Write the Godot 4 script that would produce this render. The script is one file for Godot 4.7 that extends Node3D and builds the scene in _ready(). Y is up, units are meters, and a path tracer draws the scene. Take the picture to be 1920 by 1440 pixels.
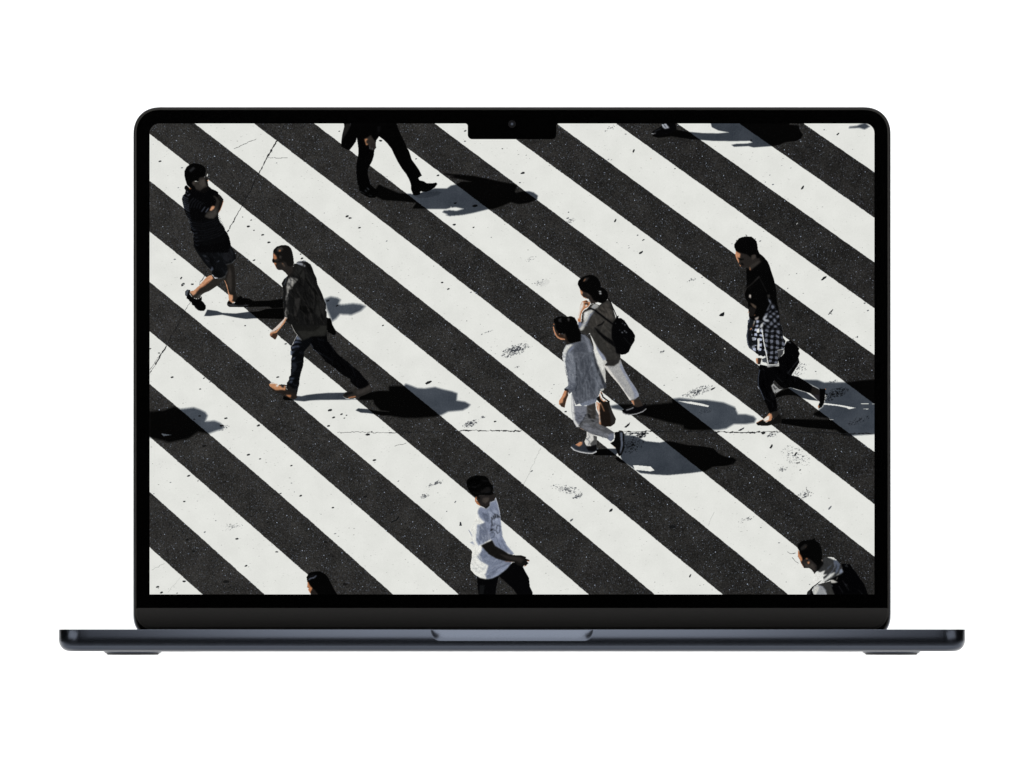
extends Node3D
# A dark blue-black laptop, seen straight on, on a table and sweep of white acrylic lit from behind.
# Sizes are metres. One pixel of the photograph is 1 / LID_SCALE metres on the plane of the lid.

const EYE := 0.00873            # height of the camera and of the top of the keyboard deck
const FAR_OFF := 1.07           # camera to the front edge of the base
const LID_Z := -0.209
const LENS := 5983.0            # focal length in photograph pixels
const LID_SCALE := LENS / (FAR_OFF + 0.209)
const BASE_SCALE := LENS / FAR_OFF

func _ready() -> void:
	# --- camera -------------------------------------------------------------------------------
	var cam := Camera3D.new()
	cam.name = "camera"
	cam.projection = Camera3D.PROJECTION_FRUSTUM
	cam.near = 0.05
	cam.far = 50.0
	cam.size = 1440.0 / LENS * 0.05
	cam.frustum_offset = Vector2(0, 460.0 / LENS * 0.05)
	add_child(cam)
	cam.position = Vector3(0, EYE, FAR_OFF)
	cam.current = true
	# --- surroundings: an unlit studio, no sky --------------------------------------------------
	var env := Environment.new()
	env.background_mode = Environment.BG_COLOR
	env.background_color = Color.BLACK
	env.tonemap_mode = Environment.TONE_MAPPER_LINEAR
	env.tonemap_exposure = 1.0
	env.sdfgi_enabled = true
	env.ssao_enabled = true
	env.ssil_enabled = true
	var around := WorldEnvironment.new()
	around.name = "surroundings"
	around.environment = env
	add_child(around)
	# --- lamps -----------------------------------------------------------------------------------
	lamp("table_lamp", Vector3(0, -0.45, -0.1), Vector3(0, 1, -0.1), Vector2(3.6, 3.2), 7.6, Vector3.FORWARD)
	lamp("backdrop_lamp", Vector3(0, 0.7, -2.1), Vector3(0, 0.7, 0), Vector2(4.2, 2.2), 8.0)
	lamp("overhead_softbox", Vector3(0, 0.78, 0.74), Vector3(0, 0.0, 0.0), Vector2(0.42, 0.86), 0.41)
	lamp("top_softbox", Vector3(0, 1.05, 0.12), Vector3(0, 0.0, 0.0), Vector2(1.9, 0.6), 1.7)
	lamp("side_softbox", Vector3(-0.95, 0.6, 0.62), Vector3(-0.15, 0.0, 0.0), Vector2(0.85, 0.5), 0.36)
	lamp("side_softbox", Vector3(0.95, 0.6, 0.62), Vector3(0.15, 0.0, 0.0), Vector2(0.85, 0.5), 0.27)
	build_backdrop()
	build_laptop()

func lamp(called: String, at: Vector3, towards: Vector3, size: Vector2, energy: float, up := Vector3.UP) -> void:
	var l := AreaLight3D.new()
	l.name = called
	l.area_size = size
	l.area_normalize_energy = true
	l.light_energy = energy
	l.area_range = 8.0
	l.shadow_enabled = true
	add_child(l, true)
	l.look_at_from_position(at, towards, up)

# ------------------------------------------------------------------------------------------ helpers
func paint(rgb: int, rough: float, metal := 0.0, spec := 0.5) -> StandardMaterial3D:
	var m := StandardMaterial3D.new()
	m.albedo_color = Color8(rgb >> 16 & 255, rgb >> 8 & 255, rgb & 255)
	m.roughness = rough
	m.metallic = metal
	m.metallic_specular = spec
	return m

func put(called: String, mesh: Mesh, mat: Material, parent: Node) -> MeshInstance3D:
	var o := MeshInstance3D.new()
	o.name = called
	o.mesh = mesh
	o.material_override = mat
	parent.add_child(o, true)
	return o

func tool() -> SurfaceTool:
	var st := SurfaceTool.new()
	st.begin(Mesh.PRIMITIVE_TRIANGLES)
	return st

func tri(st: SurfaceTool, a: Vector3, b: Vector3, c: Vector3, out: Vector3) -> void:
	if (b - a).cross(c - a).dot(out) > 0.0:   # front faces run clockwise
		var t := b
		b = c
		c = t
	st.add_vertex(a)
	st.add_vertex(b)
	st.add_vertex(c)

func band(st: SurfaceTool, r0: PackedVector3Array, r1: PackedVector3Array, group: int, middle: Vector3, lean := Vector3.ZERO) -> void:
	st.set_smooth_group(group)
	var n := r0.size()
	for i in n:
		var j := (i + 1) % n
		var out := lean if lean != Vector3.ZERO else (r0[i] + r1[j]) * 0.5 - middle
		tri(st, r0[i], r0[j], r1[j], out)
		tri(st, r0[i], r1[j], r1[i], out)

func fan(st: SurfaceTool, ring: PackedVector3Array, at: Vector3, out: Vector3, group: int) -> void:
	st.set_smooth_group(group)
	for i in ring.size():
		tri(st, ring[i], ring[(i + 1) % ring.size()], at, out)

func done(st: SurfaceTool) -> ArrayMesh:
	st.generate_normals()
	return st.commit()

# outline, in metres on the lid's plane, of a rectangle given in photograph pixels, with rounded corners
func outline(x0: float, y0: float, x1: float, y1: float, rt: float, rb: float, z: float, inset := 0.0) -> PackedVector3Array:
	var out := PackedVector3Array()
	x0 += inset
	y0 += inset
	x1 -= inset
	y1 -= inset
	rt = maxf(rt - inset, 0.5)
	rb = maxf(rb - inset, 0.5)
	for c in [[x1 - rt, y0 + rt, rt, -90.0], [x1 - rb, y1 - rb, rb, 0.0], [x0 + rb, y1 - rb, rb, 90.0], [x0 + rt, y0 + rt, rt, 180.0]]:
		for k in 17:
			var a := deg_to_rad(c[3] + 90.0 * k / 16.0)
			var e := 2.0 / 2.25   # a little squarer than a circle
			var dx: float = signf(cos(a)) * pow(absf(cos(a)), e)
			var dy: float = signf(sin(a)) * pow(absf(sin(a)), e)
			out.append(on_lid(c[0] + c[2] * dx, c[1] + c[2] * dy, z))
	return out

func on_lid(px: float, py: float, z: float) -> Vector3:
	return Vector3((px - 960.0) / LID_SCALE, EYE + (1180.0 - py) / LID_SCALE, z)

# ------------------------------------------------------------------------------------------ backdrop
func build_backdrop() -> void:
	# one seamless sheet: table, cove and wall, of white acrylic that lets the lamps behind it through
	var path := PackedVector2Array()   # z, y
	path.append(Vector2(1.0, 0.0))
	path.append(Vector2(0.6, 0.0))
	path.append(Vector2(-0.3, 0.0))
	path.append(Vector2(-1.2, 0.0))
	for k in range(1, 13):
		var a := PI / 2 * k / 12.0
		path.append(Vector2(-1.2 - 0.35 * sin(a), 0.35 - 0.35 * cos(a)))
	path.append(Vector2(-1.55, 1.9))
	var st := tool()
	st.set_smooth_group(0)
	for i in path.size() - 1:
		for s in [[-2.1, 2.1]]:
			var a := Vector3(s[0], path[i].y, path[i].x)
			var b := Vector3(s[1], path[i].y, path[i].x)
			var c := Vector3(s[1], path[i + 1].y, path[i + 1].x)
			var d := Vector3(s[0], path[i + 1].y, path[i + 1].x)
			var out := Vector3(0, 0.9, 0) - (a + c) / 2
			tri(st, a, b, c, out)
			tri(st, a, c, d, out)
	var m := paint(0xf2f2f0, 0.9, 0.0, 0.2)
	m.backlight_enabled = true
	m.backlight = Color.WHITE
	var o := put("table_and_backdrop", done(st), m, self)
	o.set_meta("kind", "structure")
	o.set_meta("label", "plain white seamless table and backdrop under and behind the laptop")

# ------------------------------------------------------------------------------------------ laptop
func build_laptop() -> void:
	var t := Node3D.new()
	t.name = "laptop"
	add_child(t)
	t.set_meta("label", "open midnight blue laptop facing the camera with a zebra crossing on its screen")
	t.set_meta("category", "laptop")
	var metal := paint(0x3e424a, 0.24, 1.0)
	var rubber := paint(0x22211f, 0.75, 0.0, 0.3)
	var glass := paint(0x020202, 0.03, 0.0, 0.4)

	# base: a rounded slab whose front edge carries the finger scoop
	var base := put("base", base_mesh(), metal, t)
	build_deck(base)
	for s in [[-1, -0.03], [1, -0.03], [-1, -0.19], [1, -0.19]]:
		var f := put("foot", foot_mesh([[0.0099, 0.00135], [0.00985, 0.0009], [0.0093, 0.00055]]), metal, t)
		f.position = Vector3(s[0] * 0.1307, 0, s[1])
		put("rubber_pad", foot_mesh([[0.00915, 0.00055], [0.0089, 0.0003], [0.0086, 0.0]]), rubber, f)

	# lid: shell, gasket, black glass, lit panel, webcam, hinge cover
	var st := tool()
	var mid := on_lid(960, 690, LID_Z - 0.002)
	var rings := []
	for p in [[6.0, -0.0046], [2.0, -0.0044], [0.4, -0.0039], [0.0, -0.0032], [0.0, -0.0016], [0.2, -0.00128], [0.8, -0.00095], [1.6, -0.0006], [2.4, -0.00035], [3.2, -0.0002], [3.5, -0.0006]]:
		rings.append(outline(249, 199.5, 1671, 1199, 52, 47, LID_Z + p[1], p[0]))
	for i in rings.size() - 1:
		band(st, rings[i], rings[i + 1], 0 if i < 9 else 1, mid, Vector3.ZERO)
	fan(st, rings[0], mid + Vector3(0, 0, -0.003), Vector3(0, 0, -1), 2)
	fan(st, rings[rings.size() - 1], mid + Vector3(0, 0, 0.0015), Vector3(0, 0, 1), 3)
	var lid := put("lid", done(st), metal, t)
	st = tool()
	rings = []
	for p in [[3.0, -0.0006], [3.3, 0.0], [4.6, 0.00018], [6.6, 0.00012], [7.0, -0.0004]]:
		rings.append(outline(249, 199.5, 1671, 1199, 52, 47, LID_Z + p[1], p[0]))
	for i in rings.size() - 1:
		band(st, rings[i], rings[i + 1], 0, mid, Vector3(0, 0, 1))
	put("gasket", done(st), rubber, lid)
	st = tool()
	var ring := outline(249, 199.5, 1671, 1199, 52, 47, LID_Z - 0.0001, 6.8)
	fan(st, ring, on_lid(960, 690, LID_Z - 0.0001), Vector3(0, 0, 1), 0)
	put("bezel", done(st), glass, lid)
	build_display(lid)
	# webcam
	var cam_ring := put("webcam", disc(7.2, 0.00012), paint(0x121213, 0.5, 0.0, 0.1), lid)
	cam_ring.position = on_lid(960, 232.7, LID_Z)
	var eye := put("lens", disc(2.3, 0.0002), paint(0x3c414c, 0.25, 0.0, 0.3), cam_ring)
	eye.position = Vector3(0, 0, 0.00002)
	put("hinge_rim", strip_mesh(254.5, 1665.5, 1141.5, 1180.5, 34.0, 0.0003, 0.45), rubber, lid)
	put("hinge_cover", strip_mesh(257.5, 1662.5, 1140.0, 1176.3, 30.0, 0.0006, 0.62), paint(0x131211, 0.6, 0.0, 0.2), lid)

func disc(radius_px: float, proud: float) -> ArrayMesh:
	var st := tool()
	var r := radius_px / LID_SCALE
	var a := PackedVector3Array()
	var b := PackedVector3Array()
	for k in 32:
		var d := Vector3(cos(TAU * k / 32), sin(TAU * k / 32), 0)
		a.append(d * r + Vector3(0, 0, -0.0001))
		b.append(d * r * 0.96 + Vector3(0, 0, proud))
	band(st, a, b, 0, Vector3(0, 0, -0.001))
	fan(st, b, Vector3(0, 0, proud), Vector3(0, 0, 1), 1)
	return done(st)

# the rounded bar below the screen: turned up at its top, upright at its foot
func strip_mesh(x0: float, x1: float, y0: float, y1: float, r: float, proud: float, turn: float) -> ArrayMesh:
	var st := tool()
	st.set_smooth_group(0)
	var cols := []
	var xs := []
	for k in 21:
		xs.append(x0 + r * (1.0 - cos(PI / 2 * k / 20.0)))
	for k in range(1, 20):
		xs.append(lerpf(x0 + r, x1 - r, k / 20.0))
	for k in 21:
		xs.append(x1 - r + r * sin(PI / 2 * k / 20.0))
	for x in xs:
		var e := maxf(maxf(x0 + r - x, x - (x1 - r)), 0.0)
		var low := y1 - r + sqrt(maxf(r * r - e * e, 0.0))
		var col := PackedVector3Array()
		for k in 17:
			var y := lerpf(y0, low, k / 16.0)
			var q := (y - y0) / (y1 - y0)
			# depth grows as the face rolls from tilted up to upright
			var z := LID_Z + proud + (y1 - y0) / LID_SCALE * turn * (q - q * q * 0.5)
			col.append(on_lid(x, y, z))
		cols.append(col)
	for i in cols.size() - 1:
		for k in 16:
			tri(st, cols[i][k], cols[i + 1][k], cols[i + 1][k + 1], Vector3(0, 0, 1))
			tri(st, cols[i][k], cols[i + 1][k + 1], cols[i][k + 1], Vector3(0, 0, 1))
	# close it: foot, top and back
	st.set_smooth_group(1)
	for i in cols.size() - 1:
		var a: Vector3 = cols[i][16]
		var b: Vector3 = cols[i + 1][16]
		var c := Vector3(b.x, b.y, LID_Z)
		var d := Vector3(a.x, a.y, LID_Z)
		tri(st, a, b, c, Vector3(0, -1, 0.01))
		tri(st, a, c, d, Vector3(0, -1, 0.01))
	return done(st)

func foot_mesh(rings: Array) -> ArrayMesh:
	var st := tool()
	var made := []
	for p in rings:
		var r := PackedVector3Array()
		for k in 56:
			r.append(Vector3(cos(TAU * k / 56) * p[0], p[1], sin(TAU * k / 56) * p[0]))
		made.append(r)
	for i in made.size() - 1:
		band(st, made[i], made[i + 1], 0, Vector3(0, 0.002, 0))
	fan(st, made[made.size() - 1], Vector3(0, rings[rings.size() - 1][1], 0), Vector3.DOWN, 1)
	return done(st)

func front_inset(t: float) -> float:   # millimetres, t millimetres below the deck
	var top := deg_to_rad(29.0)
	var flat := 5.45
	if t < flat:
		# the face leans back at the deck and comes upright at its middle
		var q := 1.0 - t / flat
		return flat * top * pow(q, 2.2) / 2.2 + (0.12 * pow(maxf(0.0, 1.0 - t / 0.15), 2.0))
	return 3.6 * (1.0 - sqrt(maxf(0.0, 1.0 - pow((t - flat) / (7.33 - flat), 2.0))))

func side_inset(t: float) -> float:
	if t < 3.4:
		return 0.12 * pow(maxf(0.0, 1.0 - t / 0.15), 2.0)
	return 3.93 - sqrt(maxf(0.0, 3.93 * 3.93 - (t - 3.4) * (t - 3.4)))

func scoop(x: float, t: float) -> float:   # extra inset, millimetres
	var e := clampf((27.36 - absf(x) * 1000.0) / 3.1, 0.0, 1.0)
	var h := 3.75 * sqrt(maxf(0.0, 1.0 - (1.0 - e) * (1.0 - e)))
	if h < 0.02 or t >= h:
		return 0.0
	var run := clampf((27.36 - absf(x) * 1000.0) / 5.6, 0.0, 1.0)
	return 1.7 * sin(run * PI / 2) * pow(1.0 - t / h, 1.1) * (h / 3.75)

func base_mesh() -> ArrayMesh:
	var hw := 0.1531
	var back := -0.2078
	var r := 0.0085
	var plan := []   # [x, z, outward x, outward z]
	var xs := []
	for k in 41:
		xs.append(lerpf(-hw + r, -0.0278, k / 41.0))
	for k in 45:
		xs.append(lerpf(-0.0278, -0.0214, k / 45.0))
	for k in 41:
		xs.append(lerpf(-0.0214, 0.0214, k / 40.0))
	for k in range(1, 46):
		xs.append(lerpf(0.0214, 0.0278, k / 45.0))
	for k in range(1, 42):
		xs.append(lerpf(0.0278, hw - r, k / 41.0))
	for x in xs:
		plan.append([x, 0.0, 0.0, 1.0])
	for c in [[hw - r, -r, 90.0], [hw - r, back + r, 0.0], [-hw + r, back + r, -90.0], [-hw + r, -r, -180.0]]:
		for k in range(1, 20):
			var a := deg_to_rad(c[2] - 90.0 * k / 19.0)
			if c[2] == -180.0 and k == 19:
				continue
			plan.append([c[0] + r * cos(a), c[1] + r * sin(a), cos(a), sin(a)])
	var ts := [0.0, 0.05, 0.1, 0.15]
	for k in range(1, 25):
		ts.append(0.15 + 3.6 * k / 24.0)
	for k in range(1, 13):
		ts.append(3.75 + 1.7 * k / 12.0)
	for k in range(1, 21):
		ts.append(5.45 + 1.88 * sin(PI / 2 * k / 20.0))
	var rings := []
	for t in ts:
		var ring := PackedVector3Array()
		for p in plan:
			var w := clampf(p[3], 0.0, 1.0)
			w = w * w * (3.0 - 2.0 * w)
			var inset := lerpf(side_inset(t), front_inset(t), w)
			if p[3] == 1.0:
				inset += scoop(p[0], t)
			inset *= 0.001
			ring.append(Vector3(p[0] - p[2] * inset, EYE - 0.00003 - t * 0.001012, p[1] - p[3] * inset))
		rings.append(ring)
	var st := tool()
	var mid := Vector3(0, 0.005, -0.1)
	for i in rings.size() - 1:
		band(st, rings[i], rings[i + 1], 0, mid)
	fan(st, rings[0], Vector3(0, EYE - 0.00003, -0.1), Vector3.UP, 1)
	fan(st, rings[rings.size() - 1], Vector3(0, EYE - 0.00003 - 0.00733 * 1.012, -0.1), Vector3.DOWN, 2)
	return done(st)

# keys and trackpad: edge-on from the photograph, there for a step to the side
func build_deck(base: Node3D) -> void:
	var st := tool()
	var y := EYE - 0.00003
	for row in 6:
		var n := 14 if row < 5 else 11
		for k in n:
			var w := 0.0185
			var x := -0.1285 + 0.0189 * k
			if row == 5 and k >= 3:
				if k > 3:
					x += 0.0189 * 3.0
				else:
					w = 0.0185 + 0.0189 * 3.0
			var z := -0.187 + 0.0189 * row
			slab(st, x, x + w - 0.0012, z, z + 0.0172, y + 0.0, -0.00025)
	var keys := put("keyboard", done(st), paint(0x0c0c0d, 0.6, 0.0, 0.3), base)
	keys.set_meta("kind", "stuff")
	st = tool()
	slab(st, -0.0635, 0.0635, -0.086, -0.009, y, -0.00001)
	put("trackpad", done(st), paint(0x343944, 0.35, 1.0), base)

func slab(st: SurfaceTool, x0: float, x1: float, z0: float, z1: float, y: float, sink: float) -> void:
	st.set_smooth_group(-1)
	var h := y - sink * 0.08
	var b := 0.0004
	var lo := [Vector3(x0, y, z0), Vector3(x1, y, z0), Vector3(x1, y, z1), Vector3(x0, y, z1)]
	var hi := [Vector3(x0 + b, h, z0 + b), Vector3(x1 - b, h, z0 + b), Vector3(x1 - b, h, z1 - b), Vector3(x0 + b, h, z1 - b)]
	for i in 4:
		var j := (i + 1) % 4
		tri(st, lo[i], lo[j], hi[j], Vector3.UP)
		tri(st, lo[i], hi[j], hi[i], Vector3.UP)
	tri(st, hi[0], hi[1], hi[2], Vector3.UP)
	tri(st, hi[0], hi[2], hi[3], Vector3.UP)

# ------------------------------------------------------------------------------------------ display
func build_display(lid: Node3D) -> void:
	var p := PackedVector2Array()
	arc(p, 298.5, 249.5, 18.0, 180.0, 270.0)
	arc(p, 872.0, 236.5, 5.0, 270.0, 360.0)
	arc(p, 885.5, 252.5, 8.5, 180.0, 90.0)
	arc(p, 1034.5, 252.5, 8.5, 90.0, 0.0)
	arc(p, 1048.0, 236.5, 5.0, 180.0, 270.0)
	arc(p, 1621.5, 249.5, 18.0, 270.0, 360.0)
	p.append(Vector2(1639.5, 1114.5))
	p.append(Vector2(280.5, 1114.5))
	var st := tool()
	var idx := Geometry2D.triangulate_polygon(p)
	for i in range(0, idx.size(), 3):
		var q := [p[idx[i]], p[idx[i + 1]], p[idx[i + 2]]]
		if (q[1] - q[0]).cross(q[2] - q[0]) < 0.0:
			q = [q[0], q[2], q[1]]
		for v in q:
			st.set_normal(Vector3(0, 0, 1))
			st.set_uv(Vector2((v.x - 280.5) / 1359.0, (v.y - 231.5) / 883.0))
			st.add_vertex(on_lid(v.x, v.y, LID_Z - 0.00004))
	var m := paint(0x010101, 0.03, 0.0, 0.4)
	m.emission_enabled = true
	m.emission = Color.BLACK
	m.emission_texture = ImageTexture.create_from_image(screen_picture())
	m.texture_repeat = false
	put("display_screen", st.commit(), m, lid)

func arc(p: PackedVector2Array, cx: float, cy: float, r: float, a0: float, a1: float) -> void:
	for k in 9:
		var a := deg_to_rad(lerpf(a0, a1, k / 8.0))
		p.append(Vector2(cx + r * cos(a), cy + r * sin(a)))

# ------------------------------------------------------------------------------------------ the picture that the screen shows
# A flat photograph on a screen: striped crossing, passers-by and their shadows, drawn in the photograph's own pixels.
const PW := 2038
const PH := 1324
const PS := 1.5
var buf := PackedByteArray()
var shade := PackedByteArray()
var white := PackedByteArray()
var cover := PackedByteArray()
var figure := PackedByteArray()
var drawing_people := false
var cloth := FastNoiseLite.new()
var dice := RandomNumberGenerator.new()
var ox := 0.0
var oy := 0.0
var zoom := 1.0

func crop(x: float, y: float, z: float) -> void:
	ox = x
	oy = y
	zoom = z

func points(flat: Array) -> PackedVector2Array:
	var out := PackedVector2Array()
	for i in range(0, flat.size() - 1, 2):
		out.append(Vector2((ox + flat[i] / zoom - 280.5) * PS, (oy + flat[i + 1] / zoom - 231.5) * PS))
	return out

# calls back with row, first and last column of every span of the polygon
func spans(p: PackedVector2Array) -> PackedInt32Array:
	var out := PackedInt32Array()
	var lo := INF
	var hi := -INF
	for v in p:
		lo = minf(lo, v.y)
		hi = maxf(hi, v.y)
	for y in range(maxi(0, int(floor(lo))), mini(PH - 1, int(ceil(hi))) + 1):
		var cy := y + 0.5
		var xs := []
		for i in p.size():
			var a := p[i]
			var b := p[(i + 1) % p.size()]
			if (a.y <= cy) != (b.y <= cy):
				xs.append(a.x + (cy - a.y) / (b.y - a.y) * (b.x - a.x))
		xs.sort()
		for i in range(0, xs.size() - 1, 2):
			var x0 := maxi(0, int(ceil(xs[i] - 0.5)))
			var x1 := mini(PW - 1, int(floor(xs[i + 1] - 0.5)))
			if x1 >= x0:
				out.append_array([y, x0, x1])
	return out

func fill(rgb: int, p: PackedVector2Array, a := 1.0) -> void:
	var r := rgb >> 16 & 255
	var g := rgb >> 8 & 255
	var b := rgb & 255
	var s := spans(p)
	var grain := clampi((r + g + b) / 30, 1, 7)
	for k in range(0, s.size(), 3):
		var i := (s[k] * PW + s[k + 1]) * 3
		for x in range(s[k + 1], s[k + 2] + 1):
			if drawing_people:
				figure[s[k] * PW + x] = 1
			var n := dice.randi_range(-grain, grain) + int(cloth.get_noise_2d(x, s[k]) * grain * 2.2)
			buf[i] = clampi(int(lerpf(buf[i], r + n, a)), 0, 255)
			buf[i + 1] = clampi(int(lerpf(buf[i + 1], g + n, a)), 0, 255)
			buf[i + 2] = clampi(int(lerpf(buf[i + 2], b + n, a)), 0, 255)
			i += 3

func P(rgb: int, flat: Array, a := 1.0) -> void:
	fill(rgb, points(flat), a)

# a patch whose edge fades over a few texels, as folds in cloth do
func Q(rgb: int, flat: Array, soft := 1.8) -> void:
	var p := points(flat)
	for d in [[0.0, 0.5], [-0.6, 0.5], [-1.2, 0.6], [-1.8, 0.8]]:
		for q in Geometry2D.offset_polygon(p, d[0] * soft, Geometry2D.JOIN_ROUND):
			fill(rgb, q, d[1])

# fine creases of cloth inside an outline, running along the given way
func folds(flat: Array, way: float, count: int, dark: int, light: int, a := 0.5, length := 16.0) -> void:
	var p := points(flat)
	var lo := p[0]
	var hi := p[0]
	for v in p:
		lo = lo.min(v)
		hi = hi.max(v)
	for k in count:
		var at := Vector2(dice.randf_range(lo.x, hi.x), dice.randf_range(lo.y, hi.y))
		var d := Vector2.from_angle(way + dice.randfn(0.0, 0.3))
		var bend := d.orthogonal() * dice.randf_range(-3.0, 3.0)
		var l := length * dice.randf_range(0.4, 1.3)
		var path := PackedVector2Array([at - d * l, at - d * l * 0.3 + bend, at + d * l * 0.35 + bend * 0.6, at + d * l])
		for cut in Geometry2D.intersect_polyline_with_polygon(path, p):
			if cut.size() > 1:
				for q in Geometry2D.offset_polyline(cut, dice.randf_range(0.45, 1.4), Geometry2D.JOIN_ROUND, Geometry2D.END_ROUND):
					fill(dark if dice.randf() < 0.6 else light, q, minf(1.0, a * 1.15) * dice.randf_range(0.55, 1.0))

func L(rgb: int, width: float, flat: Array, a := 1.0) -> void:
	for p in Geometry2D.offset_polyline(points(flat), maxf(0.45, width / zoom * PS * 0.5), Geometry2D.JOIN_ROUND, Geometry2D.END_ROUND):
		fill(rgb, p, a)

# a shadow in the picture: depth of tone, and a rim that widens with the distance from what casts it
func SH(level: int, flat: Array) -> void:
	var p := points(flat)
	var soft := clampf(remap(level, 150, 230, 3.0, 0.9), 0.7, 3.0)
	for d in [[1.0, 60], [0.35, 120], [-0.35, 190], [-1.0, 255]]:
		for q in Geometry2D.offset_polygon(p, d[0] * soft, Geometry2D.JOIN_ROUND):
			if Geometry2D.is_polygon_clockwise(q) != Geometry2D.is_polygon_clockwise(p) and d[0] < 0.0 and q.size() < 4:
				continue
			var s := spans(q)
			for k in range(0, s.size(), 3):
				for x in range(s[k + 1], s[k + 2] + 1):
					var i := s[k] * PW + x
					shade[i] = maxi(shade[i], level)
					cover[i] = maxi(cover[i], d[1])

# flat spots: u, v, half length, in fours with the slant
func spots(rgb: int, flat: Array, slant := -0.18, squash := 0.5, a := 0.92) -> void:
	for i in range(0, flat.size(), 3):
		var ring := PackedVector2Array()
		var r: float = flat[i + 2] / zoom * PS
		var tilt := slant + dice.randf_range(-0.25, 0.25)
		var c := points([flat[i], flat[i + 1]])[0]
		for k in 12:
			var q := TAU * k / 12.0
			ring.append(c + Vector2(cos(q) * r, sin(q) * r * squash).rotated(tilt) * dice.randf_range(0.82, 1.12))
		fill(rgb, ring, a)

# worn paint: many crumbs of the road showing through
func worn(u: float, v: float, rx: float, ry: float, count: int, slant := -0.35, rgb := 0x3a3d43) -> void:
	var c := points([u, v])[0]
	for k in count * 3:
		var q := dice.randf() * TAU
		var d := pow(dice.randf(), 0.8)
		var at := c + Vector2(cos(q) * rx * d, sin(q) * ry * d).rotated(slant) / zoom * PS
		if cloth.get_noise_2d(at.x * 1.3, at.y * 2.2) < -0.2 + d * 0.2:
			continue
		var l := dice.randf_range(0.45, 1.3) * (2.0 if dice.randf() < 0.16 else 1.0)
		var ring := PackedVector2Array()
		for j in 5:
			var w := TAU * j / 5.0
			ring.append(at + Vector2(cos(w) * l * 1.3, sin(w) * l * 0.6).rotated(slant - 0.15) * dice.randf_range(0.6, 1.4))
		fill(rgb, ring, dice.randf_range(0.3, 0.95))

func crack(width: float, flat: Array, rgb := 0x17181a) -> void:
	var p := points(flat)
	for i in p.size() - 1:
		var n := maxi(2, int(p[i].distance_to(p[i + 1]) / 5.0))
		var last := p[i]
		for k in range(1, n + 1):
			var at := p[i].lerp(p[i + 1], float(k) / n)
			if k < n:
				at += Vector2(dice.randf_range(-1.7, 1.7), dice.randf_range(-1.7, 1.7))
			var w := width * dice.randf_range(0.2, 1.9)
			for q in Geometry2D.offset_polyline(PackedVector2Array([last, at]), maxf(w, 0.4), Geometry2D.JOIN_ROUND, Geometry2D.END_ROUND):
				fill(rgb, q, 0.85)
			last = at

# woven check in black, slate and white, its threads along the two given ways
func plaid(flat: Array, way: float, lit: float) -> void:
	var s := spans(points(flat))
	var d := Vector2(cos(way), sin(way))
	for k in range(0, s.size(), 3):
		for x in range(s[k + 1], s[k + 2] + 1):
			var at := Vector2(x, s[k])
			var warp := sin(at.y * 0.05 + at.x * 0.02) * 2.5 + cloth.get_noise_2d(x * 0.5, s[k] * 0.5) * 5.0
			var u := fposmod(at.dot(Vector2(-d.y, d.x)) + warp, 13.5) / 13.5
			var v := fposmod(at.dot(d) + warp * 0.6, 15.5) / 15.5
			var t := (1.0 if u < 0.5 else 0.0) + (1.0 if v < 0.5 else 0.0)
			var c := 10.0 if t < 0.5 else (34.0 if t < 1.5 else lerpf(92.0, 190.0, lit))
			c += dice.randf_range(-14, 14)
			var i := (s[k] * PW + x) * 3
			buf[i] = clampi(int(c * 0.93), 0, 255)
			buf[i + 1] = clampi(int(c * 0.97), 0, 255)
			buf[i + 2] = clampi(int(c * 1.08), 0, 255)

func screen_picture() -> Image:
	dice.seed = 20
	cloth.seed = 3
	cloth.frequency = 0.07
	buf.resize(PW * PH * 3)
	shade.resize(PW * PH)
	white.resize(PW * PH)
	cover.resize(PW * PH)
	figure.resize(PW * PH)
	picture_shadows()
	picture_road()
	picture_marks()
	drawing_people = true
	walker_striped_shirt()
	walker_grey_jacket()
	walker_dark_suit()
	walkers_two_women()
	walkers_couple()
	walker_white_shirt()
	walkers_at_the_edge()
	soften_people()
	return Image.create_from_data(PW, PH, false, Image.FORMAT_RGB8, buf)

# tones inside the figures run into one another over two texels, outlines stay sharp; then film grain
func soften_people() -> void:
	var inside := PackedInt32Array()
	for y in range(3, PH - 3):
		var row := y * PW
		for x in range(3, PW - 3):
			var i := row + x
			if figure[i] and figure[i - 3] and figure[i + 3] and figure[i - 2 * PW] and figure[i + 2 * PW]:
				inside.append(i)
	for turn in 3:
		var was := buf.duplicate()
		for i in inside:
			var j := i * 3
			for q in 3:
				buf[j + q] = (was[j + q] * 4 + (was[j + q - 3] + was[j + q + 3] + was[j + q - PW * 3] + was[j + q + PW * 3]) * 2 + was[j + q - 3 - PW * 3] + was[j + q + 3 - PW * 3] + was[j + q - 3 + PW * 3] + was[j + q + 3 + PW * 3]) / 16
	for i in inside:
		var j := i * 3
		var n := dice.randfn(0.0, 0.07)
		for q in 3:
			buf[j + q] = clampi(int(buf[j + q] * (1.0 + n)), 0, 255)

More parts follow.
